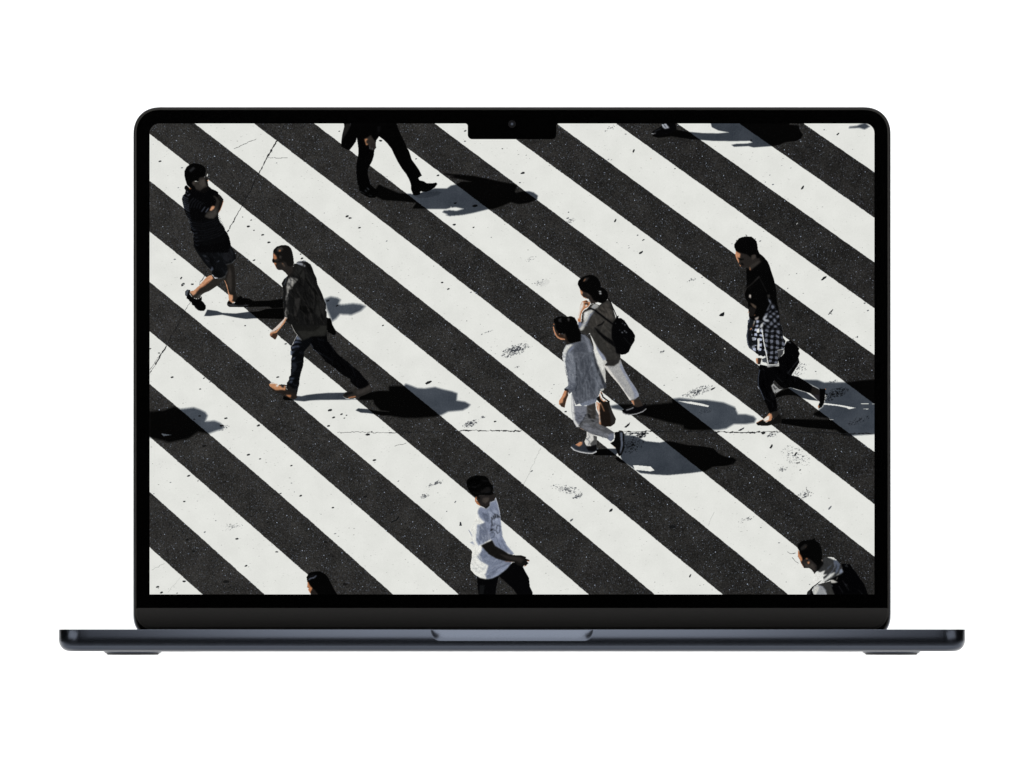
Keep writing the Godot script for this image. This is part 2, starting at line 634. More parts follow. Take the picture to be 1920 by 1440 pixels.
func picture_road() -> void:
	# edges of the stripes: column = a + b (row - 670) + c (row - 670)^2, white left of the first, then by turns
	var edges := [
		[-120.44, 1.1264, 0.0], [-1.77, 1.1202, 0.0], [110.34, 1.1469, 0.0], [220.25, 1.2164, -0.000121], [340.14, 1.2127, -0.000096],
		[453.25, 1.2110, -0.000061], [572.36, 1.2227, -0.000059], [692.11, 1.2269, -0.00005], [809.93, 1.2450, -0.000041], [925.57, 1.2606, -0.000041],
		[1046.24, 1.2766, -0.000052], [1162.19, 1.2905, -0.000037], [1281.99, 1.3078, -0.000031], [1402.23, 1.3378, -0.000004], [1522.85, 1.3365, -0.000054],
		[1645.82, 1.3926, 0.000042], [1767.98, 1.3969, 0.0], [1892.15, 1.4190, 0.0], [2016.02, 1.4372, 0.0], [2143.59, 1.4532, 0.0]]
	var wobble := FastNoiseLite.new()
	wobble.seed = 4
	wobble.frequency = 0.05
	var broad := FastNoiseLite.new()
	broad.seed = 9
	broad.frequency = 0.012
	var cell := PackedFloat32Array()   # coarse grain, two texels a cell
	var cw := PW / 2 + 2
	cell.resize(cw * (PH / 2 + 2))
	for i in cell.size():
		cell[i] = dice.randf() + dice.randf() - dice.randf() - dice.randf()
	for y in PH:
		var row := y / PS + 231.5 - 670.0
		var stops := []
		for k in edges.size():
			var e: Array = edges[k]
			var x: float = e[0] + e[1] * row + e[2] * row * row - 280.5
			stops.append(x * PS + wobble.get_noise_2d(k * 90.0, y) * 1.3 + wobble.get_noise_2d(k * 90.0 + 40.0, y * 7.0) * 1.0 * (0.5 + absf(broad.get_noise_2d(k * 50.0, y * 0.6)) * 3.0))
		var k0 := 0
		var i := y * PW
		var patch := 0.0
		for x in PW:
			while k0 < stops.size() and x > stops[k0]:
				k0 += 1
			if x % 8 == 0:
				patch = broad.get_noise_2d(x, y)
			var sh := shade[i]
			var j := i * 3
			if k0 % 2 == 0:
				white[i] = 1
				var n := cell[(y >> 1) * cw + (x >> 1)] * 2.2 + patch * 5.0
				var f := sh / 255.0
				var c := cover[i] / 255.0
				n *= 1.0 + c
				buf[j] = int(lerpf(227, lerpf(101, 48, f), c) + n)
				buf[j + 1] = int(lerpf(228, lerpf(109, 53, f), c) + n)
				buf[j + 2] = int(lerpf(223, lerpf(119, 60, f), c) + n)
			else:
				var g := cell[(y >> 1) * cw + (x >> 1)] * 13.0 + dice.randf_range(-9, 9) + patch * 10.0 + 47.0 - 10.0 * x / PW
				g = lerpf(g, 4.0 + g * 0.02, cover[i] / 255.0)
				buf[j] = clampi(int(g), 0, 255)
				buf[j + 1] = clampi(int(g * 0.98), 0, 255)
				buf[j + 2] = clampi(int(g * 0.95), 0, 255)
			i += 1
	# stones in the asphalt
	for k in 90000:
		var x := dice.randi_range(0, PW - 4)
		var y := dice.randi_range(0, PH - 4)
		if white[y * PW + x] or shade[y * PW + x]:
			continue
		var bright := dice.randf()
		var c := 66.0 + 44.0 * dice.randf() if bright < 0.965 else (130.0 + 110.0 * dice.randf())
		var w := 1 if dice.randf() < 0.6 else 2
		var tall := 1 if dice.randf() < 0.5 else 2
		if bright < 0.4:
			c = 22.0
		for dy in tall:
			for dx in w:
				var j := ((y + dy) * PW + x + dx) * 3
				buf[j] = int(c * 0.92)
				buf[j + 1] = int(c * 0.98)
				buf[j + 2] = int(minf(255, c * 1.08))

	# scuffs and grit on the paint
	for k in 11000:
		var x := dice.randi_range(2, PW - 8)
		var y := dice.randi_range(2, PH - 4)
		if not white[y * PW + x] or shade[y * PW + x] or broad.get_noise_2d(x * 1.7, y * 1.7 + 500.0) < dice.randf_range(-0.5, 0.5):
			continue
		var fade := dice.randf_range(0.78, 0.97) if dice.randf() < 0.93 else dice.randf_range(0.3, 0.7)
		for dx in dice.randi_range(1, 4):
			var j := (y * PW + x + dx) * 3
			for q in 3:
				buf[j + q] = int(buf[j + q] * fade)

func picture_shadows() -> void:
	# striped shirt
	crop(270, 420, 4.085)
	SH(230, [720, 580, 840, 590, 960, 585, 1065, 573, 1065, 640, 980, 645, 960, 632, 830, 635, 720, 635])
	SH(235, [460, 705, 485, 655, 560, 665, 600, 680, 700, 685, 800, 672, 880, 668, 930, 650, 1000, 645, 1070, 645, 1075, 727, 970, 725, 850, 722, 780, 727, 700, 715, 600, 695, 500, 705])
	SH(150, [1380, 575, 1430, 555, 1480, 565, 1505, 580, 1490, 610, 1510, 618, 1600, 608, 1660, 615, 1697, 630, 1660, 665, 1590, 695, 1500, 690, 1470, 725, 1440, 745, 1400, 650])
	# grey jacket
	crop(490, 600, 8.727)
	SH(225, [540, 1300, 580, 1240, 660, 1245, 740, 1225, 900, 1205, 1100, 1190, 1340, 1188, 1380, 1185, 1340, 1250, 1390, 1290, 1600, 1300, 900, 1308, 800, 1315, 700, 1330, 540, 1315])
	SH(255, [350, 1290, 360, 1240, 440, 1260, 540, 1300, 540, 1315, 380, 1310])
	crop(270, 610, 4.085)
	SH(235, [1620, 650, 1640, 635, 1710, 640, 1780, 655, 1925, 665, 1925, 690, 1830, 690, 1720, 672, 1660, 668])
	SH(200, [1655, 540, 1740, 510, 1800, 500, 1880, 500, 1930, 494, 1930, 668, 1810, 650, 1765, 605, 1755, 572, 1640, 572])
	SH(200, [1870, 475, 1900, 465, 1930, 465, 1930, 495, 1890, 490])
	crop(730, 610, 4.085)
	SH(175, [-5, 465, 110, 463, 125, 447, 150, 455, 215, 480, 270, 483, 350, 472, 400, 487, 480, 505, 520, 520, 515, 575, 580, 585, 620, 607, 600, 630, 560, 650, 450, 660, 400, 685, 340, 700, 200, 710, 100, 708, -5, 690])
	# somebody out of the picture, lower left
	crop(270, 610, 4.085)
	SH(160, [40, 660, 150, 650, 230, 622, 280, 640, 380, 628, 430, 645, 470, 665, 487, 690, 470, 735, 540, 730, 580, 745, 610, 770, 600, 795, 560, 805, 490, 830, 415, 815, 340, 867, 190, 897, 140, 880, 40, 857])
	# dark suit
	crop(770, 310, 7.68)
	SH(205, [-470, 285, -440, 280, -380, 310, -300, 345, -170, 400, 0, 410, 40, 415, 140, 390, 350, 330, 520, 332, 580, 290, 650, 275, 720, 235, 870, 235, 780, 215, 680, 190, 570, 172, 580, 155, 620, 155, 480, 128, 500, 115, 600, 125, 740, 135, 900, 150, 1100, 190, 1300, 235, 1480, 268, 1530, 295, 1500, 380, 1520, 395, 1600, 375, 1700, 370, 1770, 390, 1830, 435, 1820, 490, 1700, 540, 1560, 560, 1440, 530, 1330, 580, 1200, 625, 1100, 635, 900, 685, 740, 715, 560, 730, 505, 715, 530, 705, 455, 675, 480, 650, 560, 645, 660, 655, 760, 625, 640, 600, 590, 610, 580, 595, 570, 612, 510, 628, 20, 625, 75, 540, -100, 520, -400, 500, -560, 420])
	SH(250, [40, 430, 200, 390, 380, 375, 440, 390, 380, 430, 260, 460, 120, 470])
	# at the top edge
	crop(1190, 225, 4.085)
	SH(225, [130, 100, 320, 75, 410, 90, 520, 100, 640, 102, 720, 95, 640, 80, 590, 55, 580, 20, 800, 20, 1180, 20, 1185, 36, 1255, 42, 1262, 75, 1288, 112, 1275, 140, 1240, 160, 1150, 170, 1110, 190, 1050, 200, 910, 210, 870, 200, 760, 205, 740, 190, 780, 182, 860, 180, 900, 172, 880, 160, 760, 162, 600, 160, 500, 152, 430, 148, 280, 125, 180, 137, 140, 125])
	SH(190, [1640, 62, 1645, 50, 1700, 45, 1730, 32, 1765, 22, 1800, 50, 1760, 72, 1720, 60])
	# two women
	crop(1030, 660, 6.857)
	SH(180, [780, 690, 880, 672, 1060, 670, 1080, 690, 930, 750, 800, 722])
	SH(255, [1240, 690, 1371, 680, 1371, 850, 1280, 830, 1240, 805, 1100, 805, 1250, 740])
	SH(235, [600, 1250, 760, 1240, 860, 1240, 880, 1290, 850, 1330, 560, 1325])
	SH(240, [845, 1370, 880, 1340, 930, 1380, 1000, 1440, 960, 1430, 900, 1415])
	crop(1190, 610, 4.085)
	SH(170, [0, 612, 75, 610, 200, 600, 285, 590, 285, 562, 340, 555, 450, 568, 560, 572, 680, 590, 765, 625, 790, 680, 850, 680, 910, 695, 930, 715, 915, 745, 850, 755, 760, 755, 700, 790, 640, 800, 420, 803, 375, 790, 370, 765, 250, 740, 110, 700, 0, 680])
	crop(730, 790, 4.085)
	SH(215, [1750, 110, 1800, 105, 1880, 110, 1960, 150, 2070, 162, 2120, 150, 2170, 155, 2280, 180, 2400, 190, 2480, 205, 2520, 245, 2570, 270, 2630, 275, 2658, 295, 2635, 325, 2580, 340, 2480, 345, 2420, 380, 2310, 395, 2130, 412, 2010, 405, 1920, 395, 1850, 345, 1790, 310, 1770, 270])
	# couple
	crop(1380, 600, 6.857)
	SH(250, [505, 1000, 510, 960, 560, 920, 700, 865, 760, 890, 900, 930, 1060, 1040, 940, 1025, 830, 995, 760, 970, 640, 965])
	SH(245, [585, 1270, 800, 1275, 1000, 1285, 1240, 1285, 1250, 1412, 1100, 1395, 900, 1380, 580, 1330])
	crop(1190, 610, 4.085)
	SH(190, [1260, 410, 1290, 415, 1400, 418, 1450, 437, 1630, 435, 1700, 425, 1760, 418, 1850, 413, 1850, 832, 1690, 842, 1650, 848, 1600, 840, 1540, 800, 1380, 785, 1150, 750, 1120, 715, 1480, 722, 1490, 712, 1420, 702, 1365, 685, 1375, 670, 1400, 655, 1440, 622, 1470, 540, 1400, 480])

func picture_marks() -> void:
	# thin cracks across the road
	crop(270, 225, 4.085)
	crack(0.9, [1085, 28, 1050, 90, 1020, 155, 990, 205, 960, 260, 930, 310, 900, 375, 880, 410, 840, 490, 800, 570, 750, 660, 710, 730, 670, 800, 640, 855])
	crack(1.1, [1020, 158, 990, 205, 965, 250, 935, 305, 915, 345])
	crack(0.35, [690, 220, 860, 145])
	crack(0.3, [940, 290, 1100, 290])
	crop(270, 420, 4.085)
	crack(0.9, [490, 350, 470, 390, 430, 440, 430, 470])
	crack(0.8, [360, 590, 300, 690, 240, 815])
	crop(270, 610, 4.085)
	crack(0.9, [245, 15, 205, 95, 165, 170, 110, 260, 45, 370])
	crack(0.5, [170, 160, 120, 230, 40, 345])
	crop(270, 790, 4.085)
	crack(0.4, [1480, 85, 1570, 84, 1640, 78, 1700, 85, 1800, 86, 1920, 90])
	crop(730, 790, 4.085)
	crack(0.7, [0, 85, 180, 84, 380, 78, 530, 74])
	crack(1.1, [540, 74, 620, 69, 700, 69, 860, 69, 940, 74, 1010, 70])
	crack(0.25, [1160, 200, 1100, 330, 1030, 480], 0x9a9c98)
	crack(0.3, [40, 190, 130, 165])
	crop(1190, 790, 4.085)
	crack(1.0, [-120, 72, 0, 78, 120, 75, 380, 78, 600, 80])
	crack(1.2, [600, 79, 780, 84, 900, 84, 1000, 80, 1110, 79])
	crack(1.0, [1110, 82, 1400, 86, 1600, 92, 1840, 92])
	crack(0.25, [610, 690, 560, 800], 0xa0a29e)
	spots(0x131416, [985, 90, 16, 45, 115, 16, 1640, 102, 22, 70, 92, 14])
	# pebbles, leaves and gum
	var dark := 0x16181b
	crop(270, 225, 4.085)
	spots(dark, [122, 316, 12, 1555, 737, 14, 1578, 750, 13, 1812, 158, 14, 1495, 86, 7, 755, 742, 6])
	spots(0x6e7278, [290, 366, 9, 262, 518, 7, 1380, 712, 5, 1015, 328, 6, 70, 186, 4])
	crop(730, 225, 4.085)
	spots(dark, [580, 84, 10, 578, 162, 8, 865, 220, 7, 205, 297, 8, 372, 424, 12, 1022, 406, 17, 505, 636, 12, 655, 657, 20, 497, 801, 14])
	spots(0x4a4d52, [1000, 479, 8, 1365, 752, 10, 690, 320, 8, 1810, 108, 8, 1372, 706, 7, 1535, 578, 4])
	spots(0x17181a, [925, 675, 12, 745, 362, 10])
	spots(dark, [1870, 236, 16, 1730, 770, 16], -1.2, 0.4)
	worn(1700, 60, 60, 20, 18)
	worn(1680, 310, 30, 12, 20)
	worn(1390, 770, 40, 20, 26)
	crop(1190, 225, 4.085)
	spots(dark, [890, 155, 10, 307, 372, 7], -0.3)
	spots(dark, [1555, 107, 14, 1285, 517, 20], -0.75, 0.38)
	spots(0x5b5f66, [1450, 75, 7, 1058, 494, 9, 1195, 368, 5, 1035, 421, 5, 1000, 475, 6, 1125, 350, 4])
	spots(0xb07850, [123, 297, 5])
	spots(0x131416, [675, 508, 10, 1410, 242, 10, 1300, 300, 8])
	spots(0xc8cac6, [1243, 793, 9], -0.9, 0.3)
	crop(270, 420, 4.085)
	spots(dark, [800, 18, 14, 842, 48, 7, 908, 83, 12, 957, 140, 14, 1210, 263, 12, 1200, 230, 8, 843, 277, 11, 371, 461, 13, 1408, 587, 14, 1478, 626, 11, 775, 778, 8, 1830, 776, 9, 1650, 28, 11, 820, -30, 8])
	spots(dark, [285, 413, 12, 298, 463, 18], -0.7)
	spots(0xb8bab8, [300, 461, 6])
	spots(0x5b5f66, [890, 300, 4, 1490, 525, 4, 1858, 130, 7, 235, 270, 9])
	crop(730, 420, 4.085)
	spots(dark, [645, 26, 9, 404, 448, 11, 451, 497, 11])
	spots(0x4a4d52, [780, 102, 5, 625, 522, 8, 592, 742, 5, 1742, 142, 4, 1900, 85, 8, 1835, 182, 5, 340, 322, 4])
	worn(1080, 270, 50, 18, 16)
	worn(1150, 455, 50, 24, 24)
	spots(0xcfd0cc, [1190, 450, 40], -0.5, 0.5, 0.5)
	crop(1190, 420, 4.085)
	spots(dark, [65, 122, 10, 48, 218, 18], -0.5, 0.45)
	P(dark, [645, 700, 660, 685, 684, 672, 686, 692, 680, 705, 655, 706])
	P(dark, [1425, 430, 1445, 405, 1470, 397, 1465, 412, 1440, 430])
	L(dark, 5, [1518, 652, 1500, 680, 1482, 692])
	L(0x3a3d42, 4, [1510, 660, 1490, 680, 1510, 690])
	worn(430, 430, 36, 12, 18)
	spots(0x4a4d52, [515, 410, 6, 1172, 492, 6, 1410, 353, 6, 1760, 606, 9, 1785, 662, 9, 960, 130, 8, 1240, 378, 5, 745, 150, 5])
	crop(270, 610, 4.085)
	spots(dark, [48, 178, 9, 115, 211, 9, 216, 396, 13, 459, 404, 9, 505, 433, 8, 430, 488, 9, 425, 693, 12, 385, 718, 10, 627, 711, 13, 876, 766, 14, 1085, 141, 10, 1024, 396, 12, 1424, 649, 17, 1513, 680, 11, 1551, 688, 7, 1452, 705, 13, 1535, 710, 7, 1413, 770, 12])
	spots(0x0c0d0f, [595, 768, 18])
	worn(610, 785, 50, 18, 30)
	spots(0x1d1d1d, [990, 647, 11, 1075, 770, 12, 300, 170, 8, 1150, 600, 12])
	crop(730, 610, 4.085)
	P(dark, [272, 445, 290, 430, 320, 422, 326, 430, 305, 445, 285, 452])
	spots(dark, [810, 735, 11, 1350, 660, 10])
	spots(0x55595f, [1260, 453, 6, 1265, 608, 6, 1240, 520, 5])
	P(dark, [1795, 780, 1815, 765, 1842, 742, 1838, 762, 1815, 782])
	worn(960, 192, 112, 42, 330)
	worn(965, 185, 60, 24, 90)
	worn(620, 752, 66, 24, 150)
	worn(715, 705, 40, 10, 14)
	worn(750, 52, 55, 5, 16)
	worn(980, 320, 16, 8, 8)
	spots(0x151617, [500, 183, 14, 880, 440, 8])
	crop(1190, 610, 4.085)
	worn(480, 508, 130, 34, 230)
	P(dark, [575, 498, 595, 480, 618, 472, 612, 482, 590, 496])
	worn(1530, 525, 110, 40, 330, -0.35, 0x08090a)
	worn(1710, 728, 90, 26, 80, -0.35, 0x16181c)
	worn(1250, 330, 70, 60, 90)
	worn(1500, 440, 60, 14, 40)
	worn(540, 660, 60, 26, 30, -0.35, 0x22262c)
	worn(1700, 88, 40, 8, 14)
	worn(215, 200, 26, 12, 12)
	spots(0x30343a, [1385, 352, 7, 765, 640, 9, 225, 458, 5])
	spots(0xd8d9d4, [690, 177, 9], 0.3, 0.45)
	P(0x2a2d33, [790, 806, 805, 795, 838, 780, 834, 792, 812, 806])
	crop(270, 790, 4.085)
	spots(dark, [799, 255, 14, 888, 287, 9, 1128, 338, 10, 342, 416, 13, 413, 455, 6, 308, 613, 10, 1046, 551, 9, 1200, 569, 12, 1446, 660, 11, 1763, 296, 15, 1714, 100, 17, 1744, 79, 8, 1414, 34, 12])
	spots(0x5b5f66, [204, 467, 7, 550, 760, 5, 585, 585, 9, 1130, 472, 7, 1152, 540, 4, 408, 610, 4, 75, 553, 6])
	spots(0x161616, [460, 187, 18, 620, 462, 12, 1000, 557, 10, 1695, 575, 18, 1145, 70, 16, 1090, 85, 9, 1315, 287, 10])
	P(0x50555c, [130, 92, 210, 103, 150, 112])
	worn(680, 800, 80, 30, 26, -0.2, 0x9a9c9a)
	crop(270, 930, 4.085)
	spots(dark, [712, 327, 14, 781, 534, 12, 1016, 427, 11, 104, 695, 14, 134, 738, 13, 308, 652, 14, 254, 743, 6])
	spots(0x5b5f66, [465, 275, 9, 549, 188, 5, 1465, 287, 8, 1590, 60, 5])
	spots(0x161616, [330, 333, 16, 380, 424, 13, 630, 655, 24, 1392, 352, 16, 1540, 673, 20, 820, 155, 10, 948, 200, 12, 1445, 463, 10, 222, 308, 10])
	worn(680, 240, 80, 22, 40, -0.3, 0x7a7d80)
	crack(0.25, [290, 610, 180, 740], 0xb4b6b2)
	crack(0.3, [60, 565, 160, 515], 0x9a9c98)
	crop(730, 790, 4.085)
	spots(dark, [1697, 680, 18], -0.6)
	spots(0x45484d, [505, 616, 10, 1090, 380, 11, 1253, 405, 6, 1395, 755, 16, 440, 688, 7, 68, 457, 8], -0.7, 0.4)
	P(0x24272c, [536, 800, 540, 770, 548, 770, 556, 798])
	worn(1350, 520, 118, 34, 120, 0.2)
	worn(1445, 572, 52, 18, 60)
	worn(350, 475, 74, 18, 60)
	worn(272, 570, 36, 16, 44)
	worn(1860, 180, 90, 60, 240, -0.35, 0x0b0c0e)
	worn(1860, 95, 80, 16, 110, 0.0, 0x22252a)
	spots(0x131415, [1765, 600, 14, 1870, 560, 14, 1045, 750, 14, 930, 715, 10])
	L(0x121314, 9, [15, 770, 55, 755, 70, 728])
	crop(1190, 790, 4.085)
	P(dark, [1030, 205, 1045, 180, 1054, 172, 1056, 190, 1045, 207])
	spots(0x4a4d52, [458, 672, 5, 330, 350, 4, 525, 762, 4, 865, 237, 4])
	spots(0x565a60, [1495, 660, 20], -0.7, 0.3)
	worn(1055, 100, 46, 20, 60)
	worn(1230, 270, 120, 80, 130, 0.4)
	worn(1130, 365, 46, 20, 40)
	worn(1310, 560, 60, 34, 44)
	worn(850, 750, 64, 18, 28)
	worn(60, 100, 50, 26, 150, -0.2, 0x17191c)
	crack(0.5, [1312, 500, 1320, 530, 1330, 570, 1270, 592])
	P(dark, [1232, 316, 1262, 312, 1262, 320, 1236, 322])
	P(dark, [1218, 260, 1232, 238, 1246, 236, 1232, 262])
	P(dark, [1258, 376, 1268, 366, 1274, 370, 1264, 378])
	crop(1190, 930, 4.085)
	spots(dark, [424, 610, 15], -0.9, 0.4)
	spots(0x4a4d52, [1160, 657, 4, 965, 240, 7, 1105, 357, 8, 1340, 676, 6, 527, 678, 4])
	spots(0x141516, [290, 235, 28])
	crack(0.6, [1165, 425, 1190, 440, 1230, 435])
	crack(0.4, [1205, 470, 1230, 500, 1255, 515])
	# light that falls between the shadows of the couple and of the women
	crop(1190, 610, 4.085)
	P(0xe2e3de, [1440, 592, 1500, 600, 1580, 610, 1690, 631, 1640, 642, 1620, 630, 1550, 616, 1440, 606])
	P(0xe2e3de, [1730, 597, 1790, 597, 1792, 602, 1735, 603])
	P(0xe2e3de, [1740, 638, 1800, 637, 1780, 643])
	P(0xe2e3de, [1805, 600, 1840, 600, 1840, 604])
	P(0xe2e3de, [1488, 718, 1528, 720, 1500, 724])
	P(0xe2e3de, [330, 578, 440, 585, 520, 600, 570, 615, 560, 625, 480, 610, 400, 596])
	crop(730, 790, 4.085)
	P(0xe2e3de, [1865, 335, 1890, 335, 2000, 345, 2030, 375, 2000, 382, 1880, 370])
	crop(770, 310, 7.68)
	spots(0x060708, [640, 545, 22, 925, 582, 42])

func walker_striped_shirt() -> void:
	var skin := 0xc3906f
	crop(330, 450, 9.0)
	# legs
	P(0x1f1d1b, [850, 410, 960, 385, 985, 470, 1000, 600, 1005, 750, 1000, 860, 1020, 940, 1050, 960, 1040, 1020, 960, 1060, 895, 1050, 890, 930, 870, 830, 840, 730, 810, 670, 860, 560])
	Q(0x35312e, [900, 440, 940, 560, 950, 760, 930, 900, 890, 800, 850, 690, 870, 580])
	P(skin, [812, 675, 825, 680, 860, 760, 885, 860, 900, 915, 960, 930, 960, 985, 945, 1030, 985, 1040, 970, 1055, 895, 1058, 885, 930, 865, 830, 840, 740])
	P(0x282522, [600, 590, 640, 650, 715, 660, 780, 660, 830, 600, 790, 680, 690, 775, 560, 860, 470, 895, 420, 935, 410, 985, 360, 990, 280, 975, 235, 900, 240, 865, 300, 850, 390, 770, 500, 640, 560, 600])
	Q(0x42403d, [420, 900, 480, 880, 620, 800, 560, 855, 470, 893, 420, 935, 410, 985, 340, 985, 370, 930])
	P(skin, [600, 590, 630, 650, 560, 710, 490, 770, 400, 820, 340, 890, 290, 940, 240, 890, 240, 868, 300, 850, 390, 770, 440, 710, 500, 640, 560, 600])
	P(0x9c694c, [625, 650, 560, 705, 490, 770, 400, 820, 350, 880, 330, 870, 400, 805, 480, 750, 545, 690])
	# shoes
	P(0x060606, [155, 870, 190, 835, 240, 845, 240, 870, 230, 910, 280, 975, 350, 995, 410, 985, 430, 945, 440, 985, 430, 1020, 470, 1060, 505, 1110, 500, 1160, 470, 1195, 420, 1195, 380, 1190, 330, 1150, 305, 1110, 270, 1090, 260, 1050, 225, 1030, 210, 1000, 180, 985, 180, 950, 155, 930])
	P(0x50555d, [160, 880, 190, 840, 215, 850, 200, 900, 185, 950, 160, 920])
	P(0x060606, [860, 1060, 890, 1015, 950, 1065, 990, 1060, 1000, 1030, 1050, 965, 1080, 940, 1110, 950, 1125, 980, 1200, 980, 1260, 1000, 1310, 1030, 1250, 1100, 1200, 1130, 900, 1130, 865, 1100])
	P(0x3c3e42, [870, 1075, 930, 1085, 985, 1075, 985, 1095, 1100, 1100, 1240, 1090, 1200, 1110, 920, 1110, 880, 1100])
	# shorts
	P(0x0d0e10, [295, 0, 910, 0, 930, 110, 980, 190, 1010, 270, 1010, 320, 960, 380, 850, 415, 870, 470, 870, 540, 830, 600, 770, 635, 700, 645, 640, 625, 600, 580, 610, 510, 580, 495, 530, 450, 450, 350, 400, 280, 340, 190, 300, 100])
	Q(0x1b1c1f, [860, 80, 900, 60, 960, 220, 980, 320, 880, 370, 840, 390, 800, 300, 780, 200])
	folds([320, 120, 900, 40, 980, 250, 960, 370, 850, 410, 860, 540, 770, 620, 640, 610, 590, 500, 450, 340], 1.1, 60, 0x050506, 0x24272c, 0.6)
	L(0x3c3e40, 14, [850, 412, 950, 385, 1000, 330])
	L(0x3c3e40, 12, [870, 520, 830, 610, 760, 650, 660, 640])
	Q(0x4a505c, [545, 470, 580, 495, 605, 440, 620, 455, 635, 500, 600, 522, 570, 502])
	Q(0x40444c, [430, 250, 500, 262, 525, 290, 480, 285])
	Q(0x40444c, [490, 330, 560, 355, 570, 372, 505, 350])
	Q(0x5d6472, [680, 375, 715, 345, 740, 345, 720, 365])
	P(0xd2d5da, [605, 585, 640, 625, 660, 650, 710, 652, 700, 640, 650, 625, 615, 585])
	# shirt, arms and head
	crop(330, 300, 9.0)
	P(0x060607, [150, 440, 180, 425, 220, 465, 290, 480, 340, 500, 420, 515, 490, 465, 548, 440, 600, 485, 670, 515, 715, 545, 715, 570, 760, 610, 800, 665, 795, 710, 770, 770, 750, 850, 720, 885, 710, 920, 720, 990, 740, 1045, 790, 1100, 825, 1160, 830, 1190, 865, 1230, 900, 1310, 925, 1440, 880, 1560, 400, 1560, 330, 1480, 300, 1400, 290, 1300, 300, 1240, 255, 1190, 245, 1120, 245, 1040, 210, 985, 180, 940, 160, 890, 140, 830, 115, 740, 100, 660, 115, 600, 155, 560, 160, 510, 140, 475])
	for k in 7:
		L(0x5f6778, 7, [112 + k * 3, 600 + k * 34, 150 + k * 3, 630 + k * 34, 205 + k * 4, 655 + k * 36])
	L(0x7a8294, 8, [160, 565, 200, 605, 235, 575])
	L(0x7f889c, 8, [180, 520, 200, 545])
	for k in 6:
		L(0x343943, 6, [170 + k * 14, 880 + k * 45, 240 + k * 10, 930 + k * 45])
	for k in 5:
		L(0x2a2d34, 7, [200 + k * 48, 800 + k * 6, 240 + k * 45, 700 + k * 12, 300 + k * 40, 640 + k * 20])
	L(0x5d6474, 10, [430, 870, 490, 790])
	L(0x6d7484, 10, [500, 880, 550, 810])
	for k in 8:
		L(0x1d1f24, 6, [260 + k * 12, 1050 + k * 45, 450 + k * 10, 1080 + k * 38, 620 + k * 14, 1030 + k * 36, 720 + k * 14, 960 + k * 36])
	for k in 5:
		L(0x3c424e, 7, [262 + k * 14, 1150 + k * 66, 300 + k * 14, 1180 + k * 66, 345 + k * 12, 1165 + k * 66], 0.8)
	for k in 15:
		L(0x141618, 4, [250 + k * 9, 1010 + k * 30, 420 + k * 9, 1050 + k * 27, 600 + k * 13, 1000 + k * 26, 730 + k * 11, 930 + k * 26], 0.8)
	P(0x282624, [480, 950, 520, 880, 570, 850, 600, 800, 655, 780, 680, 700, 670, 650, 620, 610, 650, 600, 700, 640, 735, 700, 720, 800, 715, 880, 690, 940, 640, 990, 560, 990, 500, 970])
	Q(0x3d3a37, [490, 945, 560, 880, 640, 850, 690, 800, 690, 900, 640, 985, 560, 985])
	P(skin, [565, 850, 595, 785, 625, 770, 658, 785, 640, 820, 600, 855])
	P(0x161514, [715, 575, 760, 615, 800, 665, 795, 710, 760, 800, 725, 880, 735, 700, 705, 640])
	L(0xb07c5c, 8, [800, 690, 775, 770, 745, 845, 722, 882])
	P(0x0c0b0b, [290, 420, 400, 440, 545, 430, 570, 490, 480, 560, 330, 520])
	P(0x2e2b28, [375, 290, 470, 285, 500, 290, 530, 330, 540, 345, 535, 375, 545, 420, 530, 450, 490, 465, 460, 480, 400, 520, 340, 490, 300, 440, 280, 420, 265, 385, 285, 355, 370, 365])
	Q(0x413d39, [400, 330, 470, 320, 500, 390, 500, 440, 440, 460, 390, 400])
	P(0x151413, [495, 285, 545, 330, 530, 345, 540, 410, 520, 440, 500, 370])
	P(0x403b37, [270, 385, 290, 355, 320, 390, 310, 420])
	P(0x050505, [145, 180, 175, 120, 230, 75, 300, 52, 380, 62, 440, 85, 480, 112, 500, 150, 500, 200, 490, 260, 470, 285, 390, 300, 375, 360, 300, 355, 265, 380, 280, 420, 320, 450, 330, 490, 260, 490, 185, 420, 160, 340, 142, 260])
	Q(0x2b2c2e, [210, 180, 290, 110, 330, 140, 250, 210])
	P(0xe2e2dc, [515, 270, 530, 228, 542, 240, 528, 282])
	P(skin, [524, 342, 546, 333, 550, 350, 528, 354])
	P(0xb57d58, [215, 468, 240, 468, 258, 485, 235, 488])

